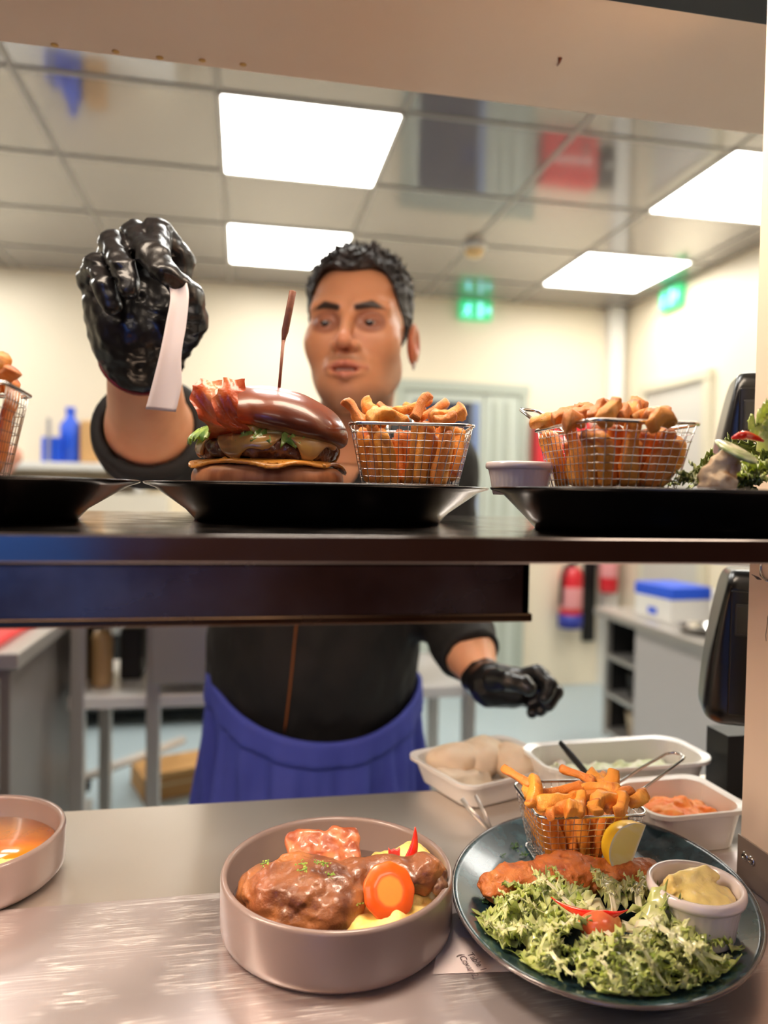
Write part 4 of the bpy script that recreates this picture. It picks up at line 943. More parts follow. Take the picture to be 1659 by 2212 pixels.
st = np.maximum(st, np.clip((S[:, 0]-.045)/.02, 0, 1)*np.clip((-.045-Q[:, 2])/.03, 0, 1)*np.clip((Q[:, 2]+.150)/.03, 0, 1)*.35)*(Q[:, 1] < .03)
st *= (lip < .2)
red = g_(np.linalg.norm(Q-A_(.083, .012, -.02), axis=1), .045)*.8+g_(np.linalg.norm(Q-A_(0, -.112, -.036), axis=1), .02)*.5
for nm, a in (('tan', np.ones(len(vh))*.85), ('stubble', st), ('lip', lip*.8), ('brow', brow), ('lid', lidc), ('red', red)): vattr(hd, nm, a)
def bodyf(P):
    a, b = arms(P); d = smin(torso(P, -.012), smin(a, b, .04), .05)
    nb = A_(.162, 1.195, 1.30)
    d = smin(d, cap(P, HD+A_(.01, .04, -.08), nb, .050, .062), .03)
    for s in (-1, 1):
        hip = A_(.125+.085*s, 1.33, .86); kn = A_(.125+.095*s, 1.33, .48); an = A_(.125+.10*s, 1.36, .09)
        d = smin(d, smin(cap(P, hip, kn, .082, .052), cap(P, kn, an, .052, .036), .02), .03)
    return d
bd = sdf('body', bodyf, (-.20, .74, .04), (.48, 1.47, 1.47), .007, m_skin)
for nm in ('tan', 'stubble', 'lip', 'brow', 'lid', 'red'): vattr(bd, nm, np.zeros(len(bd.data.vertices)))
bpy.context.view_layer.objects.active = bd
with bpy.context.temp_override(active_object=bd, selected_editable_objects=[bd, hd], object=bd): bpy.ops.object.join()
def par(o): o.parent = e; o.location = Vector(o.location)-Vector(loc_); return o
par(bd)
# eyes
m_eye = M('eye', (176, 158, 146), .1, coat=1); m_iris = M('iris', (34, 20, 14), .08, coat=1)
for s in (-1, 1):
    c = HD+HRr @ A_(.032*s, -.0755, -.0035)
    o = MB().lathe([(.0001, -.0118), (.006, -.0102), (.0102, -.006), (.0118, 0), (.0102, .006), (.006, .0102), (.0001, .0118)], 24).build('eye', m_eye, None, True, loc=c); par(o)
    ic = HD+HRr @ A_(.032*s-.001, -.0868, -.0052); dr = HRr @ A_(0, -1, -.1)
    o = MB().lathe([(.0001, .0016), (.003, .0012), (.0058, 0), (.0058, -.001), (.0001, -.001)], 20).build('iris', m_iris, None, True, loc=ic, rot=Vector(dr).to_track_quat('Z', 'Y').to_euler()); par(o)
t_ = MB(); t_.tube([HD+HRr @ A_(x, -.0935-.0012*math.cos(x*90), -.0735) for x in np.linspace(-.012, .012, 9)], .0026, 8); par(t_.build('teeth', M('teeth', (214, 200, 184), .3), None, True))
ea = HD+HRr @ A_(.083, .006, -.047); t_ = MB(); t_.tube([ea+A_(.0015, .006*math.cos(a), .006*math.sin(a)) for a in np.linspace(0, 2*PI, 20, endpoint=False)], .0013, 8, True); par(t_.build('earring', m_chrome, None, True))
# hair: short, textured on top, faded sides
print('hair')
def hair(P):
    Q = (P-HD) @ HRr; S = Q.copy(); S[..., 0] = np.abs(S[..., 0])
    d = ell(Q, (0, .014, .040), (.0815, .103, .086))
    Wq = Q*A_(1, .45, 1)+.012*np.stack([vn(Q, 40), vn(Q, 40, 9), vn(Q, 40, 17)], -1)
    topw = np.clip((Q[..., 2]-.04)/.05, 0, 1)
    d = d-topw*.006+(.0065*vn(Wq, 120)+.004*vn(Wq, 230, 3))*(.35+.65*topw)+.001
    # hairline: everything in front of and below this surface is face
    hl = .078-.10*np.clip(S[..., 0]/.075, 0, 1)**5-.006*np.cos(S[..., 0]*60)
    front = (Q[..., 1]+.010+.030*np.clip(S[..., 0]-.03, 0, 1)*10)
    faceCut = np.minimum((hl-Q[..., 2]), (-.026+.018*np.clip(S[..., 0]/.07, 0, 1)-Q[..., 1]))      # >0 inside face zone
    d = smax(d, faceCut, .006)
    low = np.where(Q[..., 1] > .03, -.055, -.012+(Q[..., 1]+.03)*.0)
    d = smax(d, low-Q[..., 2], .006)
    d = smax(d, -ell(S, (.084, .014, -.016), (.012, .021, .033)), .004)
    return d*.8
hr = sdf('hair', hair, HD-A_(.11, .13, .075), HD+A_(.11, .14, .165), .0020, m_hair); par(hr)
q = random.Random(11); tf = MB()
for k in range(420):
    th = q.uniform(0, 2*PI); ph = math.acos(q.uniform(.30, 1)); n_ = A_(math.sin(ph)*math.cos(th), math.sin(ph)*math.sin(th), math.cos(ph))
    p = n_*A_(.080, .100, .087)+A_(0, .014, .040)
    if p[1] < -.05 and p[2] < .085: continue
    dv = n_*.7+A_(q.uniform(-.6, .3), -.55+q.uniform(-.3, .3), .35); dv /= np.linalg.norm(dv); L_ = q.uniform(.010, .020)*(1 if ph < .9 else .6)
    pts = [p, p+dv*L_*.5+A_(0, -.001, 0), p+dv*L_+A_(q.uniform(-.003, .003), -.003, -.001)]
    tf.tube([HD+HRr @ z_ for z_ in pts], [.0024, .0017, .0004], 5)
par(tf.build('hair_tufts', m_hair, None, True))
# shirt
print('shirt')
dR = (WR-ER)/np.linalg.norm(WR-ER); cR = ER+dR*.008
dL = (WL-EL)/np.linalg.norm(WL-EL); cL = EL+dL*.125
def shirt(P):
    fold = .004*vn(P*A_(1, 1, .45), 26)+.0025*vn(P*A_(1, 1, .5), 60, 5)
    d = torso(P, .020)
    d = smin(d, ell(P, (.128, 1.315, .98), (.182, .138, .18)), .04)
    slR = smin(cap(P, SR, ER-dR*.01, .074, .066), cap(P, ER-dR*.01, ER+dR*.05, .068, .066), .02)
    slR = smax(slR, ((P-cR) @ dR), .006)
    slR = smax(slR, -cap(P, ER+dR*.004, WR, .056, .054), .003)
    slL = smin(cap(P, SL, EL, .072, .060), cap(P, EL, WL, .060, .047), .03)
    slL = smax(slL, ((P-cL) @ dL), .005); slL = smax(slL, -cap(P, EL*.4+WL*.6, WL, .0405, .036), .003)
    d = smin(smin(d, slR, .035), slL, .035)
    # collar stand
    nb = A_(.162, 1.190, 1.325); d = smin(d, smax(np.abs(cap(P, nb-A_(0, 0, .05), nb+A_(.002, -.02, .060), .070, .064))-.003, P[..., 2]-1.372-(P[..., 1]-1.19)*.35, .003), .012)
    d = d+fold
    d = smax(d, -cap(P, nb-A_(0, 0, .02), HD, .064, .056), .004)
    # open V at the throat
    v = np.maximum(np.abs(P[..., 0]-(.150))-.045*np.clip((P[..., 2]-1.245)/.09, 0, 1), P[..., 1]-1.20)
    d = smax(d, -np.maximum(v, 1.245-P[..., 2]), .004)
    return smax(d, .80-P[..., 2], .01)
par(sdf('shirt', shirt, (-.22, .84, .78), (.50, 1.49, 1.42), .0048, m_shirt))
# button placket and orange piping down the shirt front
pp = MB(); 
for s in (0,):
    prev = []
    for k in range(22):
        z = .86+.36*k/21; px = 612+ (k/21)*60
        x = at(615+45*(k/21), 1575-330*(k/21), D=1.19)[0]
        # march onto the shirt surface
        y = 1.05; pt = None
        for _ in range(90):
            dd = float(shirt(np.array([[x, y, z]]))[0])
            if dd < .0008: break
            y += max(dd*.7, .001)
        prev.append((x, y-.001, z))
    pp.tube(prev, .0028, 6, sx=.5)
par(pp.build('shirt_piping', m_pipe, None, True))
# apron
print('apron')
def apron_pt(a, s, off=0, blend=0):
    # a: angle, s: 0 top .. 1 bottom
    ca, sa = math.cos(a), math.sin(a)
    front = max(0, -sa)
    ztop = .935-.085*front**1.3+.015*(-ca)
    z = ztop+(.42-ztop)*s
    fl = 1+.16*s+.02*math.sin(3*a+1)
    pl = (.010*math.sin(11*a+2+5*s)+.008*math.sin(19*a+1-4*s)+.004*math.sin(41*a))*min(1, s*5)*(.4+s)
    rx, ry = (.186+off)*fl+pl, (.146+off)*fl+pl
    return (.128+rx*ca, 1.318+ry*sa, z)
n, mm = 220, 26; v = [apron_pt(2*PI*i/n, j/mm) for j in range(mm+1) for i in range(n)]
f = [(j*n+i, j*n+(i+1) % n, (j+1)*n+(i+1) % n, (j+1)*n+i) for j in range(mm) for i in range(n)]
o = mk('apron', v, f, m_apron); o.modifiers.new('s', 'SOLIDIFY').thickness = .002; par(o)
v = [apron_pt(2*PI*i/n, j/8*.10, .005 if 0 < j < 8 else .001) for j in range(9) for i in range(n)]
f = [(j*n+i, j*n+(i+1) % n, (j+1)*n+(i+1) % n, (j+1)*n+i) for j in range(8) for i in range(n)]
o = mk('apron_band', v, f, m_apron); o.modifiers.new('s', 'SOLIDIFY').thickness = .002; par(o)
def legs(P):
    d = None
    for s in (-1, 1):
        hip = A_(.125+.085*s, 1.33, .86); kn = A_(.125+.095*s, 1.33, .48); an = A_(.125+.10*s, 1.36, .06)
        q_ = smin(cap(P, hip, kn, .095, .068), cap(P, kn, an, .068, .056), .02); d = q_ if d is None else smin(d, q_, .02)
    return smax(d+.003*vn(P, 20), .045-P[..., 2], .004)
par(sdf('trousers', legs, (-.12, 1.18, .03), (.37, 1.48, .94), .011, m_blackm))
for s in (-1, 1):
    par(sdf('shoe', lambda P: smax(smin(ell(P, (.125+.10*s, 1.28, .035), (.045, .12, .038)), sph(P, (.125+.10*s, 1.36, .06), .055), .02), .001-P[..., 2], .003), (.125+.10*s-.07, 1.14, -.005), (.125+.10*s+.07, 1.44, .13), .006, m_black))
# ---- raised right glove, built from the photographed pose
print('gloves')
def hp(px, py, D): return at(px, py, D=D)
wr0, wr1 = hp(306, 772, .800), hp(296, 728, .785)
palm = [hp(292, 720, .785), hp(290, 668, .775), hp(296, 618, .775)]
fing = {
 'index': ([hp(368, 640, .775), hp(392, 560, .770), hp(338, 498, .745), hp(345, 552, .712), hp(352, 588, .700)], [.0155, .0135, .0130, .0110, .0095]),
 'middle': ([hp(318, 618, .785), hp(300, 545, .782), hp(292, 505, .755), hp(322, 546, .715), hp(340, 582, .703)], [.0155, .0135, .0130, .0112, .0098]),
 'ring': ([hp(262, 625, .780), hp(238, 556, .772), hp(244, 526, .745), hp(268, 578, .716), hp(280, 622, .712)], [.0150, .0130, .0125, .0110, .0098]),
 'little': ([hp(222, 660, .780), hp(196, 606, .768), hp(206, 572, .745), hp(226, 622, .722), hp(240, 660, .722)], [.0145, .0120, .0115, .0100, .0088]),
 'thumb': ([hp(372, 730, .775), hp(412, 692, .752), hp(408, 640, .725), hp(364, 594, .702)], [.021, .0170, .0140, .0098]),
}
def gloveR(P):
    d = chain(P, [wr0, wr1], [.0435, .045], .01)
    fwd = A_(0, 0, 0)
    d = smin(d, cap(P, hp(258, 712, .785), hp(232, 655, .775), .027, .024), .022)
    d = smin(d, cap(P, hp(320, 722, .785), hp(345, 645, .775), .030, .024), .022)
    d = smin(d, cap(P, hp(288, 716, .785), hp(288, 640, .778), .030, .027), .02)
    d = smin(d, cap(P, hp(355, 752, .790), hp(392, 700, .765), .024, .023), .014)
    for k_, (pts, rs) in fing.items(): d = smin(d, chain(P, pts, rs, .003), .0035 if k_ != 'thumb' else .006)
    # stretched nitrile wrinkles
    wr = .0020*vn(P*A_(1, 1, .5), 60, 3)+.0012*vn(P, 140, 6)+.0014*np.sin(420*(P[..., 2]+.3*P[..., 0]+.006*vn(P, 50)))*np.clip(vn(P, 40, 8)*1.5, 0, 1)
    d = d+wr
    return smax(d, -((P-wr0) @ (-(ER-wr0)/np.linalg.norm(ER-wr0)))-.004, .003)
allp = np.array([p for pts, _ in fing.values() for p in pts]+[wr0])
o = sdf('glove', gloveR, allp.min(0)-.05, allp.max(0)+.05, .0019, m_glove); par(o); o['label'] = 'raised black glove pinching the ticket'
axw = (wr0-ER)/np.linalg.norm(wr0-ER); u1 = np.cross(axw, A_(0, 0, 1)); u1 /= np.linalg.norm(u1); u2 = np.cross(axw, u1)
cu2 = MB(); cu2.tube([wr0-axw*.003+u1*.0430*math.cos(a)+u2*.0430*math.sin(a)+axw*.003*math.sin(3*a) for a in np.linspace(0, 2*PI, 40, endpoint=False)], .0022, 8, True); par(cu2.build('glove_cuff', m_red_g, None, True))
# ---- lowered left glove
L0, L1 = WL, hp(1062, 1478, 1.09)
fl = {
 'index': ([hp(1120, 1462, 1.075), hp(1160, 1452, 1.06), hp(1188, 1478, 1.04), hp(1176, 1508, 1.03)], [.0125, .0115, .0105, .0090]),
 'middle': ([hp(1122, 1478, 1.085), hp(1172, 1464, 1.075), hp(1200, 1494, 1.055), hp(1184, 1522, 1.04)], [.0130, .0120, .0110, .0092]),
 'ring': ([hp(1118, 1494, 1.085), hp(1162, 1492, 1.085), hp(1186, 1516, 1.07), hp(1168, 1534, 1.05)], [.0125, .0115, .0105, .0090]),
 'little': ([hp(1105, 1508, 1.08), hp(1142, 1514, 1.085), hp(1162, 1530, 1.075), hp(1148, 1540, 1.06)], [.0115, .0100, .0095, .0080]),
 'thumb': ([hp(1068, 1468, 1.06), hp(1098, 1470, 1.035), hp(1132, 1478, 1.02), hp(1142, 1486, 1.015)], [.0165, .0140, .0120, .0105]),
}
def gloveL(P):
    d = chain(P, [L0, L1], [.033, .030], .01)
    d = smin(d, cap(P, L1, hp(1112, 1468, 1.08), .026, .020), .015); d = smin(d, cap(P, L1+A_(0, 0, -.006), hp(1108, 1502, 1.08), .024, .019), .015)
    for k_, (pts, rs) in fl.items(): d = smin(d, chain(P, pts, rs, .003), .0035)
    d = d+.0013*vn(P, 80, 3)
    return smax(d, -((P-L0) @ ((WL-EL)/np.linalg.norm(WL-EL)))-.006, .003)
allp = np.array([p for pts, _ in fl.values() for p in pts]+[L0])
o = sdf('glove', gloveL, allp.min(0)-.045, allp.max(0)+.045, .0022, m_glove); par(o); o['label'] = 'lowered black glove, half closed'
# ---- the ticket, pinched and hanging
m_paper = M('thermal_paper', (224, 208, 206), .6, sss=.15, sssr=(.004, .003, .003)); m_ink = M('faded_print', (150, 134, 136), .7)
path = [(358, 588, 404, 612, .704), (368, 640, 408, 640, .700), (358, 700, 402, 704, .698), (346, 760, 392, 766, .697), (330, 825, 392, 832, .698), (314, 884, 380, 890, .700)]
v = []; K = 24
PT = [(A_(*p[:2]), A_(*p[2:4]), p[4]) for p in path]
def cat(t_, arr):
    i = min(int(t_), len(arr)-2); s = t_-i; a = arr[max(i-1, 0)]; b = arr[i]; c = arr[i+1]; d = arr[min(i+2, len(arr)-1)]
    return .5*((2*b)+(-a+c)*s+(2*a-5*b+4*c-d)*s*s+(-a+3*b-3*c+d)*s**3)
for i in range(K+1):
    t_ = i/K*(len(PT)-1); a = cat(t_, [p[0] for p in PT]); b = cat(t_, [p[1] for p in PT]); D = cat(t_, [A_(p[2]) for p in PT])[0]
    for j in range(7):
        u = j/6; v.append(at(*(a+(b-a)*u), D=D+.004*math.sin(u*PI)))
f = [(i*7+j, i*7+j+1, (i+1)*7+j+1, (i+1)*7+j) for i in range(K) for j in range(6)]
tk = empty('order_ticket', v[0]); tag(tk, 'pale paper ticket hanging from the raised black glove', 'ticket')
o = mk('paper', [p-v[0] for p in v], f, m_paper, tk); o.modifiers.new('s', 'SOLIDIFY').thickness = .00025
# ---- second cook, only an elbow in view at the left
e2 = empty('person', (-.86, 2.75, 0)); tag(e2, 'second cook at the left edge, only a bare bent elbow in view', 'person')
E2 = at(32, 985, D=2.75); S2 = A_(-1.02, 2.72, 1.40); W2 = at(-60, 1090, D=2.70); C2 = A_(-.88, 2.02, 0)
def p2(P):
    d = smin(cap(P, S2, E2, .055, .036), cap(P, E2, W2, .040, .030), .015)
    d = smin(d, ell(P, W2+A_(-.03, -.01, -.02), (.05, .035, .02)), .02)
    d = smin(d, ell(P, (-1.20, 2.75, 1.22), (.17, .11, .32)), .05); d = smin(d, cap(P, (-1.38, 2.75, 1.38), S2, .055), .04)
    d = smin(d, cap(P, (-1.20, 2.75, 1.42), (-1.20, 2.73, 1.56), .055, .05), .03); d = smin(d, ell(P, (-1.20, 2.72, 1.66), (.078, .10, .12)), .02)
    d = smin(d, cap(P, (-1.40, 2.75, 1.38), (-1.44, 2.71, 1.10), .05, .04), .02); d = smin(d, cap(P, (-1.44, 2.71, 1.10), (-1.32, 2.55, 1.0), .04, .03), .02)
    for s in (-1, 1): d = smin(d, cap(P, (-1.20+.09*s, 2.76, .88), (-1.20+.10*s, 2.78, .05), .08, .045), .03)
    return d
o = sdf('body', p2, (-1.52, 2.40, .0), (-.55, 2.95, 1.82), .012, M('fair_skin', (224, 158, 130), .5, sss=.2, sssr=(.012, .005, .003)), e2); o.location = (.86, -2.75, 0)
def p2s(P):
    d = smin(ell(P, (-1.20, 2.75, 1.20), (.19, .13, .35)), cap(P, (-1.38, 2.75, 1.37), S2, .068), .05); d = smin(d, smax(cap(P, S2, E2, .068, .055), P[..., 0]+.93, .01), .03)
    d = smin(d, smax(cap(P, (-1.40, 2.75, 1.38), (-1.44, 2.71, 1.10), .065, .055), 1.22-P[..., 2], .01), .03)
    for s in (-1, 1): d = smin(d, cap(P, (-1.20+.09*s, 2.76, .88), (-1.20+.10*s, 2.78, .06), .10, .06), .03)
    return smax(d, -cap(P, (-1.20, 2.75, 1.44), (-1.20, 2.73, 1.7), .06), .005)
o = sdf('clothes', p2s, (-1.58, 2.52, .0), (-.75, 2.98, 1.56), .014, m_shirt, e2); o.location = (.86, -2.75, 0)
o = sdf('hair', lambda P: smax(ell(P, (-1.20, 2.73, 1.69), (.086, .108, .105)), np.minimum(1.70-P[..., 2], 2.71-P[..., 1]), .01), (-1.30, 2.61, 1.56), (-1.10, 2.85, 1.81), .010, m_hair, e2); o.location = (.86, -2.75, 0)
# ------------------------------------------------------------------ items on the counter behind the plates
m_tub = M('translucent_tub', (232, 228, 222), .3, trans=.35, coat=.2)
m_pearl = M('white_plastic_tray', (222, 216, 210), .4)
def tub(name, c, w_, d_, h_, rz, mat, lb, grp=None, flare=1.12, r=.02, th=.0025):
    e = empty(name, c, rz); tag(e, lb, 'tub' if 'tub' in name else 'tray', grp); m = MB(); n = 9
    outer = [(w_/flare, d_/flare, 0), (w_, d_, h_), (w_+.012, d_+.012, h_), (w_+.012, d_+.012, h_-.004)]
    v = []; P0 = None
    rings = [(.6, 0.0), (1/flare, 0.0), (1, h_), (1+.014/w_, h_+.0005), (1+.014/w_, h_-.003), (1+.006/w_, h_-.003), (1/flare+.004/w_, .0), ]
    seq = [(w_/flare-.001, d_/flare-.001, .001), (w_, d_, h_-.002), (w_+.014, d_+.014, h_), (w_+.014, d_+.014, h_-.004), (w_+.004, d_+.004, h_-.004), (w_/flare+.003, d_/flare+.003, 0)]
    k = None
    for (a, b, z) in seq:
        p = rrect(a, b, r, n); k = len(p); v += [(x, y, z) for x, y in p]
    f = [(i*k+j, i*k+(j+1) % k, (i+1)*k+(j+1) % k, (i+1)*k+j) for i in range(len(seq)-1) for j in range(k)]
    f.append(tuple(range(k))); f.append(tuple(range(len(v)-1, len(v)-1-k, -1)))
    m.add(v, f).build('shell', mat, e, False); return e
# bread tray at left of the fish plate
c = at(1105, 1730, Z=.898); tub('white_tray', (c[0]-.012, c[1]+.055, .8985), .145, .115, .030, .35, m_pearl, 'white plastic tray of wrapped bread behind the teal plate')
TB = A_(c[0]-.012, c[1]+.055, .900)
for i, (dx, dy, s) in enumerate(((-.045, .01, 1), (.0, .025, 1.15), (.038, -.005, .9))):
    o = sdf('bread_roll', lambda P: ell(P, (0, 0, .022), (.036*s, .028*s, .022))+.003*vn(P, 60), (-.05, -.04, -.002), (.05, .04, .05), .0025, M('pale_bread_roll', (226, 204, 176), .6, mix=((206, 170, 130), 20, .45, .7), sss=.1), None, loc=TB+A_(dx*.85, dy*.85, .0015), rot=(0, 0, i)); tag(o, ('pale bread roll at the left of the white tray', 'largest pale bread roll, in the middle of the white tray', 'pale bread roll at the right of the white tray')[i], 'bread roll', 'bread rolls in the white tray')
# crumpled cling wrap / pale bag spilling left
c = at(1010, 1715, Z=.90)
o = sdf('paper_bag', lambda P: rbox(P, (0, 0, .014), (.034, .026, .013), .008)+.006*vn(P, 40)+.003*vn(P, 90), (-.045, -.036, 0), (.045, .036, .04), .002, M('cream_paper_bag', (222, 206, 184), .6), None, loc=(c[0], c[1]+.03, .8975), rot=(0, 0, .3)); tag(o, 'crumpled cream paper bag left of the white tray', 'bag')
# steel tongs lying in front of the tray
a = at(1012, 1722, Z=.93); b = at(1060, 1795, Z=.905); dv = (b-a)
e = empty('serving_tongs', b); tag(e, 'steel tongs leaning on the white tray behind the teal plate', 'tongs')
for s in (-1, 1):
    t = MB(); off = A_(.006*s, .002*s, 0); t.tube([b-b+off*.2, off-dv*.5, off*1.4-dv], [.0028, .0034, .0030], 8, sx=.4); t.build('arm', m_steel, e, True)
# big round-cornered clear tub with shredded salad
c = at(1290, 1690, Z=.90); TT = A_(c[0]+.008, .806, .8975)
tub('clear_tub', TT, .20, .085, .050, .04, m_tub, 'clear white-rimmed tub of shredded cabbage behind the chips', None, r=.03)
o = sdf('shredded_cabbage', lambda P: rbox(P, (0, 0, .014), (.082, .034, .012), .010)+.005*vn(P, 90)+.003*vn(P, 200), (-.09, -.042, 0), (.09, .042, .034), .002, M('shredded_cabbage', (206, 214, 168), .5, mix=((236, 236, 214), 80, .4, .6)), None, loc=TT+A_(0, 0, .002), rot=(0, 0, .04)); tag(o, 'pale green shredded cabbage in the clear tub', 'cabbage', None, 'stuff')
# black knife handle sticking out of the tub
a = at(1262, 1665, D=.80); b = at(1210, 1604, D=.84)
t = MB(); t.tube([a+(a-b)*.5, a, (a+b)/2, b], [.0030, .0042, .0046, .0034], 10, sx=.6); o = t.build('knife', m_blackm, None, True); tag(o, 'black utensil handle sticking up behind the chips', 'knife')
# carrot tub
c = at(1490, 1820, Z=.91); TC = A_(.452, .700, .8975)
tub('clear_tub', TC, .100, .085, .042, .05, M('cream_tub', (232, 220, 206), .35, trans=.2), 'cream tub of grated carrot between teal plate and post', None, r=.02)
o = sdf('grated_carrot', lambda P: ell(P, (0, 0, .012), (.043, .034, .020))+.004*vn(P, 90)+.003*vn(P, 210), (-.046, -.037, 0), (.046, .037, .04), .0018, M('grated_carrot', (252, 128, 40), .5, mix=((255, 160, 80), 90, .4, .6), sss=.2, sssr=(.006, .003, .001)), None, loc=TC+A_(0, 0, .003)); tag(o, 'bright orange grated carrot in the cream tub', 'carrot', None, 'stuff')
# grey slab (phone-like) at right edge of the counter
c = at(1560, 1715, Z=.905)
ph = MB().box((-.035, -.022, 0), (.035, .022, .007)).build('tablet_back', M('grey_lid', (160, 152, 144), .35, .2), None, bevel=.003, loc=(c[0]+.01, c[1]+.01, .8975), rot=(0, 0, .15)); ph.name = 'grey_lid'; tag(ph, 'flat grey rounded lid on the counter beside the post', 'lid')
# receipts under the teal plate
def receipt(p, lb, lines):
    q = [at(x, y, Z=.9006) for x, y in p]; c = sum(q)/4; e = empty('receipt', c); tag(e, lb, 'receipt', 'printed receipts under the teal plate'); v = []; n = 12
    for i in range(n+1):
        for j in range(n+1):
            s, t = i/n, j/n; P_ = (q[0]*(1-s)+q[1]*s)*(1-t)+(q[3]*(1-s)+q[2]*s)*t; v.append(P_-c+A_(0, 0, .0012*math.sin(s*PI)*math.sin(t*3)))
    f = [(i*(n+1)+j, (i+1)*(n+1)+j, (i+1)*(n+1)+j+1, i*(n+1)+j+1) for i in range(n) for j in range(n)]
    mk('paper', v, f, m_paper, e)
    for (txt, px, py, sz, ang) in lines:
        cu_ = bpy.data.curves.new('print', 'FONT'); cu_.body = txt; cu_.size = sz; cu_.extrude = .00003; t_ = bpy.data.objects.new('print', cu_); col.objects.link(t_)
        pt = at(px, py, Z=.9022); t_.location = pt-c; t_.rotation_euler = (0, 0, math.radians(ang)); cu_.materials.append(m_inkd)
        bpy.context.view_layer.update(); me = bpy.data.meshes.new_from_object(t_.evaluated_get(bpy.context.evaluated_depsgraph_get())); mo = bpy.data.objects.new('print', me); col.objects.link(mo); mo.location = pt-c; mo.rotation_euler = t_.rotation_euler; mo.parent = e; bpy.data.objects.remove(t_)
m_inkd = M('receipt_ink', (96, 80, 80), .7)
receipt([(935, 2104), (1120, 2098), (1060, 2020), (950, 2025)], 'lower printed receipt, its edge showing between bowl and teal plate', [('(Cover 2', 988, 2062, .0075, -82), ('Table 1', 1008, 2060, .0075, -78)])
receipt([(960, 2030), (1045, 2030), (1030, 1972), (975, 1974)], 'upper printed receipt strip between bowl and teal plate', [('ord 2', 990, 1982, .0065, -82), ('ots', 1001, 1980, .006, -82)])

# ------------------------------------------------------------------ kitchen, left side
m_red = M('red_board', (226, 40, 44), .4)
m_dkg = M('dark_interior', (24, 22, 20), .6)
# left counter with drawers and red board
e = empty('drawer_counter', (-1.0, 1.9, 0)); tag(e, 'stainless drawer counter at the far left carrying the red board', 'counter')
off = A_(1.0, -1.9, 0)
def bx(name, a, b, mat, par_, o_=off, bevel=.004): return MB().box(tuple(A_(*a)+o_), tuple(A_(*b)+o_)).build(name, mat, par_, bevel=bevel)
bx('worktop', (-1.7, 1.66, .865), (-.46, 2.35, .90), m_steel, e)
bx('body', (-1.7, 1.69, .12), (-.485, 2.33, .864), M('brown_grey_panel', (128, 120, 116), .4, .4), e)
for i, (z0, z1) in enumerate(((.60, .84), (.36, .58), (.14, .34))):
    d_ = MB().box((-.42+1.0, 1.675-1.9, z0), (-.50+1.0, 1.69-1.9, z1)) if False else MB().box((-1.15+1.0, -.222, z0), (-.505+1.0, -.209, z1)); dd = d_.build('drawer', m_grey, e, bevel=.003)
    MB().box((-.80+1.0, -.238, z1-.06), (-.56+1.0, -.222, z1-.035)).build('handle', m_dkg, dd, bevel=.003)
for x in (-1.65, -.52):
    for y in (1.74, 2.28): MB().box((x+1.0, y-1.9, 0), (x+1.03, y-1.87, .12)).build('leg', m_steel, e)
sc_b = MB().box((-.535+1.0, -.225, .62), (-.512+1.0, -.2215, .66)).build('indicator_light', M('blue_light', (120, 180, 230), .4, emit=((120, 190, 240), 1.2)), e)
o = MB().box((-1.0, 1.70, .9005), (-.515, 2.02, .918)).build('chopping_board', m_red, None, bevel=.005); tag(o, 'red plastic chopping board on the far left counter', 'chopping board')
# open steel table with shelf
e = empty('steel_table', (-.15, 2.3, 0)); tag(e, 'open stainless steel work table behind the chef, with an undershelf', 'table'); o2 = A_(.15, -2.3, 0)
bx('table_top', (-.455, 2.06, .93), (.72, 2.55, .965), m_steel, e, o2)
bx('undershelf', (-.455, 2.08, .655), (.72, 2.53, .69), M('panel_glare_steel', (236, 232, 228), .35, .3), e, o2)  # pale shelf colour carries the ceiling panel's reflection
for x, y in ((-.43, 2.09), (-.235, 2.09), (.66, 2.09), (-.43, 2.50), (.66, 2.50)): bx('leg', (x-.018, y-.018, 0), (x+.018, y+.018, .93), m_steel, e, o2)
bx('front_drawer_box', (-.24, 2.05, .725), (.10, 2.5, .928), M('warm_grey_metal', (168, 160, 152), .35, .6), e, o2)
o = MB().lathe([(.001, 0), (.028, 0), (.030, .01), (.030, .13), (.022, .155), (.001, .16)], 28).build('storage_jar', M('amber_jar', (196, 160, 110), .3), None, True, loc=(-.39, 2.2, .691)); tag(o, 'amber jar on the undershelf of the steel table', 'jar')
for i, (x, w_, h_) in enumerate(((-.32, .03, .15), (-.432, .012, .16))):
    o = MB().box((x-w_, 2.25, .691), (x+w_, 2.40, .691+h_)).build('storage_box', m_dkg, None, bevel=.006); tag(o, ('dark container right of the amber jar on the undershelf', 'narrow dark container left of the amber jar on the undershelf')[i], 'container')
# diagonal pole (mop) on the floor
a = at(170, 1685, D=2.7); b = at(395, 1598, D=3.2); e = empty('floor_squeegee', a); tag(e, 'pale long-handled floor squeegee lying slanted under the table', 'squeegee')
t = MB(); t.tube([(0, 0, 0), b-a], .017, 10); t.build('pole', M('pale_pole', (200, 190, 180), .4), e, True)
t = MB(); t.box((-.10, -.02, -.04), (.04, .02, .0)); t.build('head', m_dkg, e, bevel=.004)
c = at(128, 1715, D=2.5); o = MB().lathe([(.001, 0), (.045, 0), (.055, .16), (.058, .165), (.05, .165), (.042, .01), (.001, .01)], 28).build('bucket', M('cream_bucket', (214, 204, 172), .5), None, True, loc=(c[0], c[1], c[2]-.06)); tag(o, 'small cream bucket at the left, on the low stand', 'bucket')
st_z = c[2]-.061; st = MB().box((c[0]-.09, c[1]-.08, 0), (c[0]+.09, c[1]+.10, st_z)).build('low_stand', M('grey_crate', (150, 146, 140), .5), None, bevel=.005); tag(st, 'low grey stand under the cream bucket', 'stand')
c = at(368, 1700, D=3.0); e = empty('cardboard_box', (c[0], c[1]+.1, 0), .35); tag(e, 'open cardboard box on the floor under the steel table', 'box'); m_card = M('cardboard', (186, 140, 84), .7)
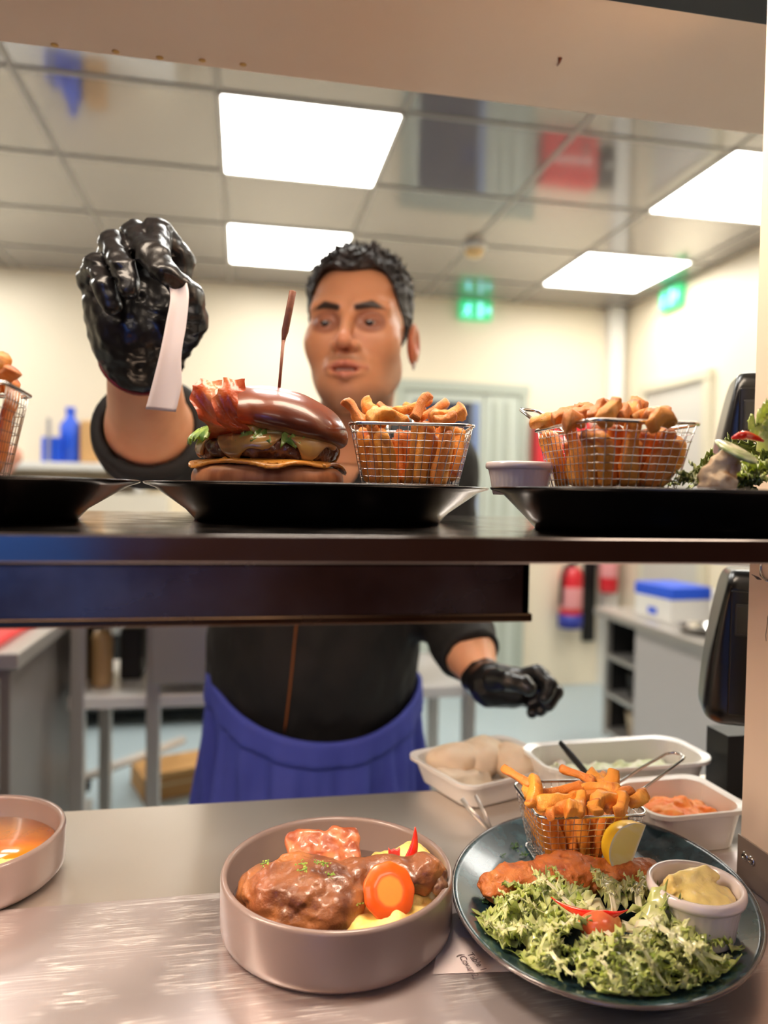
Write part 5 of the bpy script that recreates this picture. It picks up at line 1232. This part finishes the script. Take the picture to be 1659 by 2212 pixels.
hh = c[2]+.05; MB().box((-.14, -.10, 0), (.20, .14, hh)).build('carton', m_card, e, bevel=.002)
MB().box((-.13, -.104, hh*.6), (.19, -.100, hh*.68)).build('tape', M('pale_tape', (214, 190, 150), .5), e)
MB().add([(-.14, -.10, hh), (.20, -.10, hh), (.22, -.19, hh+.05), (-.12, -.19, hh+.05), (-.14, -.10, hh-.003), (.20, -.10, hh-.003), (.22, -.19, hh+.047), (-.12, -.19, hh+.047)], [(0, 1, 2, 3), (7, 6, 5, 4), (0, 4, 5, 1), (1, 5, 6, 2), (2, 6, 7, 3), (3, 7, 4, 0)]).build('flap', m_card, e)
# equipment along the far wall, and low worktop above it
e = empty('range_counter', (-1.0, 4.2, 0)); tag(e, 'stainless range counter against the far wall at left, dark below', 'counter'); o3 = A_(1.0, -4.2, 0)
bx('worktop', (-2.6, 3.95, .86), (.55, 4.56, .90), m_steel, e, o3)
bx('under_bench_shade', (-2.6, 3.98, .10), (.55, 4.5, .50), m_dkg, e, o3)  # dark block stands in for the shade beneath the bench
bx('front_panel', (-2.6, 3.965, .50), (.55, 4.5, .86), m_grey, e, o3)
for x in (-2.5, -1.0, .45): bx('leg', (x, 4.02, 0), (x+.05, 4.07, .10), m_steel, e, o3)
# wall shelf with blue bottles
e = empty('wall_shelf', (-1.2, 4.45, 0)); tag(e, 'pale wall shelf at left carrying the blue bottles', 'shelf'); o4 = A_(1.2, -4.45, 0)
zs = at(150, 1000, Y=4.35)[2]
bx('shelf_board', (-2.5, 4.25, zs-.04), (-.42, 4.588, zs), m_white, e, o4)
for x in (-2.4, -1.4, -.6): bx('bracket', (x, 4.3, zs-.16), (x+.04, 4.588, zs-.041), m_white, e, o4)
bx('lower_cupboard', (-2.5, 4.28, zs-.42), (-.42, 4.588, zs-.165), M('cream_cupboard', (222, 214, 196), .4), e, o4)
m_blue = M('blue_plastic', (38, 92, 226), .35); m_tan = M('tan_wood', (206, 160, 104), .5)
def bottle(px, r, h_, mat, lb, grp='bottles and boxes on the wall shelf', cap_=True):
    x = at(px, 960, Y=4.4)[0]; e = empty('bottle', (x, 4.4, zs)); tag(e, lb, 'bottle', grp)
    MB().lathe([(.001, 0), (r, 0), (r, h_*.68), (r*.45, h_*.82), (r*.4, h_*.9), (.001, h_*.9)], 28).build('body', mat, e, True)
    MB().lathe([(.001, h_*.9), (r*.48, h_*.9), (r*.48, h_), (.001, h_)], 20).build('cap', m_white if mat is not m_blue else m_blue, e, True)
bottle(152, .055, .31, m_blue, 'tall blue bottle on the pale wall shelf at left')
for px0, px1, h_, mat, nm, lb in ((95, 138, .14, m_blue, 'storage_box', 'low blue box left of the tall blue bottle'), (176, 222, .24, m_tan, 'wooden_block', 'tan rounded wooden block right of the tall blue bottle'), (112, 118, .24, m_grey, 'steel_rod', 'thin grey rod standing in front of the wall at the shelf')):
    x0, x1 = at(px0, 960, Y=4.4)[0], at(px1, 960, Y=4.4)[0]
    o = MB().box((x0, 4.34-(.06 if 'rod' in nm else 0), zs+.001), (x1, 4.48-(.16 if 'rod' in nm else 0), zs+h_)).build(nm, mat, None, bevel=.02 if h_ > .2 and x1-x0 > .05 else .006, seg=4); tag(o, lb, nm.split('_')[-1])
# chiller drawers along the right wall
e = empty('chiller_unit', (2.05, 2.9, 0)); tag(e, 'low grey chiller unit along the right wall, open rack at its far end', 'refrigerator'); o5 = A_(-2.05, -2.9, 0)
bx('worktop', (1.68, 2.05, .68), (2.45, 3.34, .715), m_steel, e, o5)
bx('side_panel', (1.72, 2.05, .10), (2.42, 3.02, .68), M('grey_chiller_panel', (188, 180, 176), .45, .15), e, o5)
for z in (.12, .30, .48): bx('rack_shelf', (1.72, 3.03, z), (2.42, 3.30, z+.02), m_steel, e, o5)
for x in (1.72, 2.38):
    bx('rack_post', (x, 3.28, .10), (x+.03, 3.31, .68), m_steel, e, o5)
bx('back_panel', (2.39, 3.03, .10), (2.42, 3.30, .68), m_dkg, e, o5); bx('rack_side_shade', (1.735, 3.025, .12), (2.38, 3.035, .66), m_dkg, e, o5); bx('rack_end_shade', (1.75, 3.29, .12), (2.38, 3.30, .67), m_dkg, e, o5)  # dark sheets added inside the rack stand in for its inner shade
for x, y in ((1.76, 3.24), (2.34, 3.24), (1.76, 2.1), (2.34, 2.1)):
    MB().lathe([(.001, -.012), (.04, -.012), (.04, .012), (.001, .012)], 20).build('castor', m_dkg, e, True, loc=(x-2.05, y-2.9, .041), rot=(0, PI/2, 0))
    MB().box((x-2.05-.02, y-2.9-.02, .06), (x-2.05+.02, y-2.9+.02, .102)).build('castor_fork', m_steel, e)
for i, (y, z, mt) in enumerate(((3.15, .321, m_dkg), (3.15, .141, M('cream_pot', (200, 180, 150), .4)))):
    o = MB().lathe([(.001, 0), (.07, 0), (.08, .09), (.085, .1), (.001, .1)], 24).build('storage_pot', mt, None, True, loc=(1.85, y, z)); tag(o, ('dark pot on the middle rack shelf of the chiller unit', 'cream pot on the lowest rack shelf of the chiller unit')[i], 'pot')
# things on the chiller
def topbox(name, px, py, w_, d_, h_, mat, lb, cat_, rz=0, z=.716, lid=None):
    c = at(px, py, Z=z); e = empty(name, (c[0], c[1], z), rz); tag(e, lb, cat_); MB().box((-w_/2, -d_/2, 0), (w_/2, d_/2, h_)).build('carton', mat, e, bevel=.004)
    if lid: MB().box((-w_/2-.002, -d_/2-.002, h_*.66), (w_/2+.002, d_/2+.002, h_+.003)).build('blue_lid', lid, e, bevel=.004); MB().box((-w_/2-.003, -.03, h_*.15), (-w_/2, .03, h_*.35)).build('blue_print', lid, e)
    return e
topbox('glove_box', 1450, 1335, .20, .26, .15, m_white, 'white carton with a blue lid on the chiller unit', 'box', .1, lid=m_blue)
topbox('white_carton', 1600, 1330, .16, .30, .10, m_white, 'plain white carton beside the blue-lidded carton', 'box', -.1)
# foil trays
for i in range(3):
    e = empty('foil_tray', (1.80, 2.66-.195*i, .716)); tag(e, ('foil tray on the chiller, nearest the blue-lidded carton', 'foil tray on the chiller, in the middle of three', 'foil tray on the chiller, nearest the camera')[i], 'tray', 'foil trays on the chiller')
    MB().lathe([(.001, 0), (.07, 0), (.085, .03), (.092, .031), (.084, .032), (.068, .004), (.001, .004)], 24, flute=lambda a, i_: .02*math.sin(16*a) if i_ in (2, 3, 4) else 0).build('foil', m_chrome, e, True)
# wire shelf above the chiller at right
e = empty('wall_rack', (2.3, 2.6, 0)); tag(e, 'stainless rack shelf above the chiller at the right wall', 'rack'); o6 = A_(-2.3, -2.6, 0)
bx('rack_board', (2.0, 2.05, .98), (2.455, 3.0, 1.0), m_steel, e, o6)
for y in (2.08, 2.95): bx('rack_bracket', (2.40, y, .80), (2.455, y+.03, .98), m_steel, e, o6); 
for i, (y, h_, mt) in enumerate(((2.9, .05, m_white), (2.6, .10, m_white), (2.3, .06, m_grey))):
    o = MB().box((2.05, y-.12, 1.001), (2.35, y+.12, 1.0+h_)).build('food_container', mt, None, bevel=.01); tag(o, ('shallow white container at the far end of the wall rack', 'taller white container in the middle of the wall rack', 'grey container at the near end of the wall rack')[i], 'container')
# fire extinguishers and strap
m_ext = M('fire_red', (214, 28, 42), .3, coat=.5)
def extinguisher(x, y, z0, z1, r, lb, base=True):
    e = empty('fire_extinguisher', (x, y, z0)); tag(e, lb, 'fire extinguisher', 'red fire extinguishers on the far wall'); h_ = z1-z0
    MB().lathe([(.001, 0), (r*.9, 0), (r, .02), (r, h_*.74), (r*.75, h_*.84), (r*.3, h_*.88), (.001, h_*.88)], 32).build('cylinder', m_ext, e, True)
    MB().lathe([(r*1.01, h_*.25), (r*1.02, h_*.26), (r*1.02, h_*.55), (r*1.01, h_*.56)], 32).build('label_band', M('pale_label', (226, 150, 150), .5), e, True)
    MB().lathe([(.001, h_*.88), (r*.35, h_*.88), (r*.3, h_*.95), (.001, h_*.95)], 20).build('valve', m_blackm, e, True)
    MB().box((-.02, -r*.9, h_*.93), (.02, r*.3, h_*.98)).build('lever', m_blackm, e, bevel=.004)
    t = MB(); t.tube([(0, -r*.3, h_*.92), (-r*.9, -r*.6, h_*.86), (-r*1.15, -r*.5, h_*.6), (-r*1.12, -r*.4, h_*.30)], .012, 8); (t.build('hose', m_blackm, e, True) if base else None)
    if base: MB().lathe([(.001, -.02), (r*1.08, -.02), (r*1.1, .07), (r*1.02, .07), (r*1.0, .0), (.001, -.0)], 32).build('base_cup', M('navy_base', (40, 52, 150), .4), e, True)
    MB().box((-.03, r*.8, h_*.4), (.03, 4.589-y, h_*.6)).build('wall_bracket', m_grey, e)
extinguisher(2.095, 4.49, .42, .86, .072, 'red fire extinguisher with blue base on the far wall')
c0 = at(1316, 1282, Y=4.40); extinguisher(c0[0]+.02, 4.45, c0[2], c0[2]+.40, .06, 'smaller red fire extinguisher further right, behind the chiller', False)
x0 = at(1272, 1300, Y=4.57)[0]; z1 = 1.02; z0 = at(1272, 1385, Y=4.57)[2]
e = empty('hanging_apron', (x0, 4.57, z1)); tag(e, 'narrow black cloth strap hanging on the far wall between the extinguishers', 'cloth')
MB().box((-.045, -.012, z0-z1), (.045, .008, 0)).build('cloth', m_blackm, e, bevel=.006); MB().box((-.015, -.02, -.01), (.015, .018, .02)).build('hook', m_steel, e)
# red board and dark round dial high on the far wall (mirrored in the glossy ceiling)
e = empty('first_aid_cabinet', (2.03, 4.5, 1.62)); tag(e, 'red wall cabinet on the far wall, hidden behind the right basket of chips', 'cabinet')
MB().box((-.20, -.03, -.20), (.17, .085, .13)).build('case', m_ext, e, bevel=.01); MB().box((-.16, -.036, -.02), (.13, -.0302, .0)).build('door_line', m_white, e); MB().box((.06, -.05, -.1), (.09, -.0302, -.05)).build('latch', m_chrome, e)
e = empty('wall_fan', (2.29, 4.5, 1.60)); tag(e, 'dark round wall unit beside the red cabinet', 'fan')
MB().lathe([(.001, 0), (.12, 0), (.13, .02), (.13, .08), (.001, .088)], 32).build('casing', m_dkg, e, True, rot=(PI/2, 0, 0), loc=(0, .088, 0))
MB().lathe([(.03, 0), (.031, .004), (.001, .006)], 20).build('hub', m_grey, e, True, rot=(PI/2, 0, 0), loc=(0, -.0005, 0))
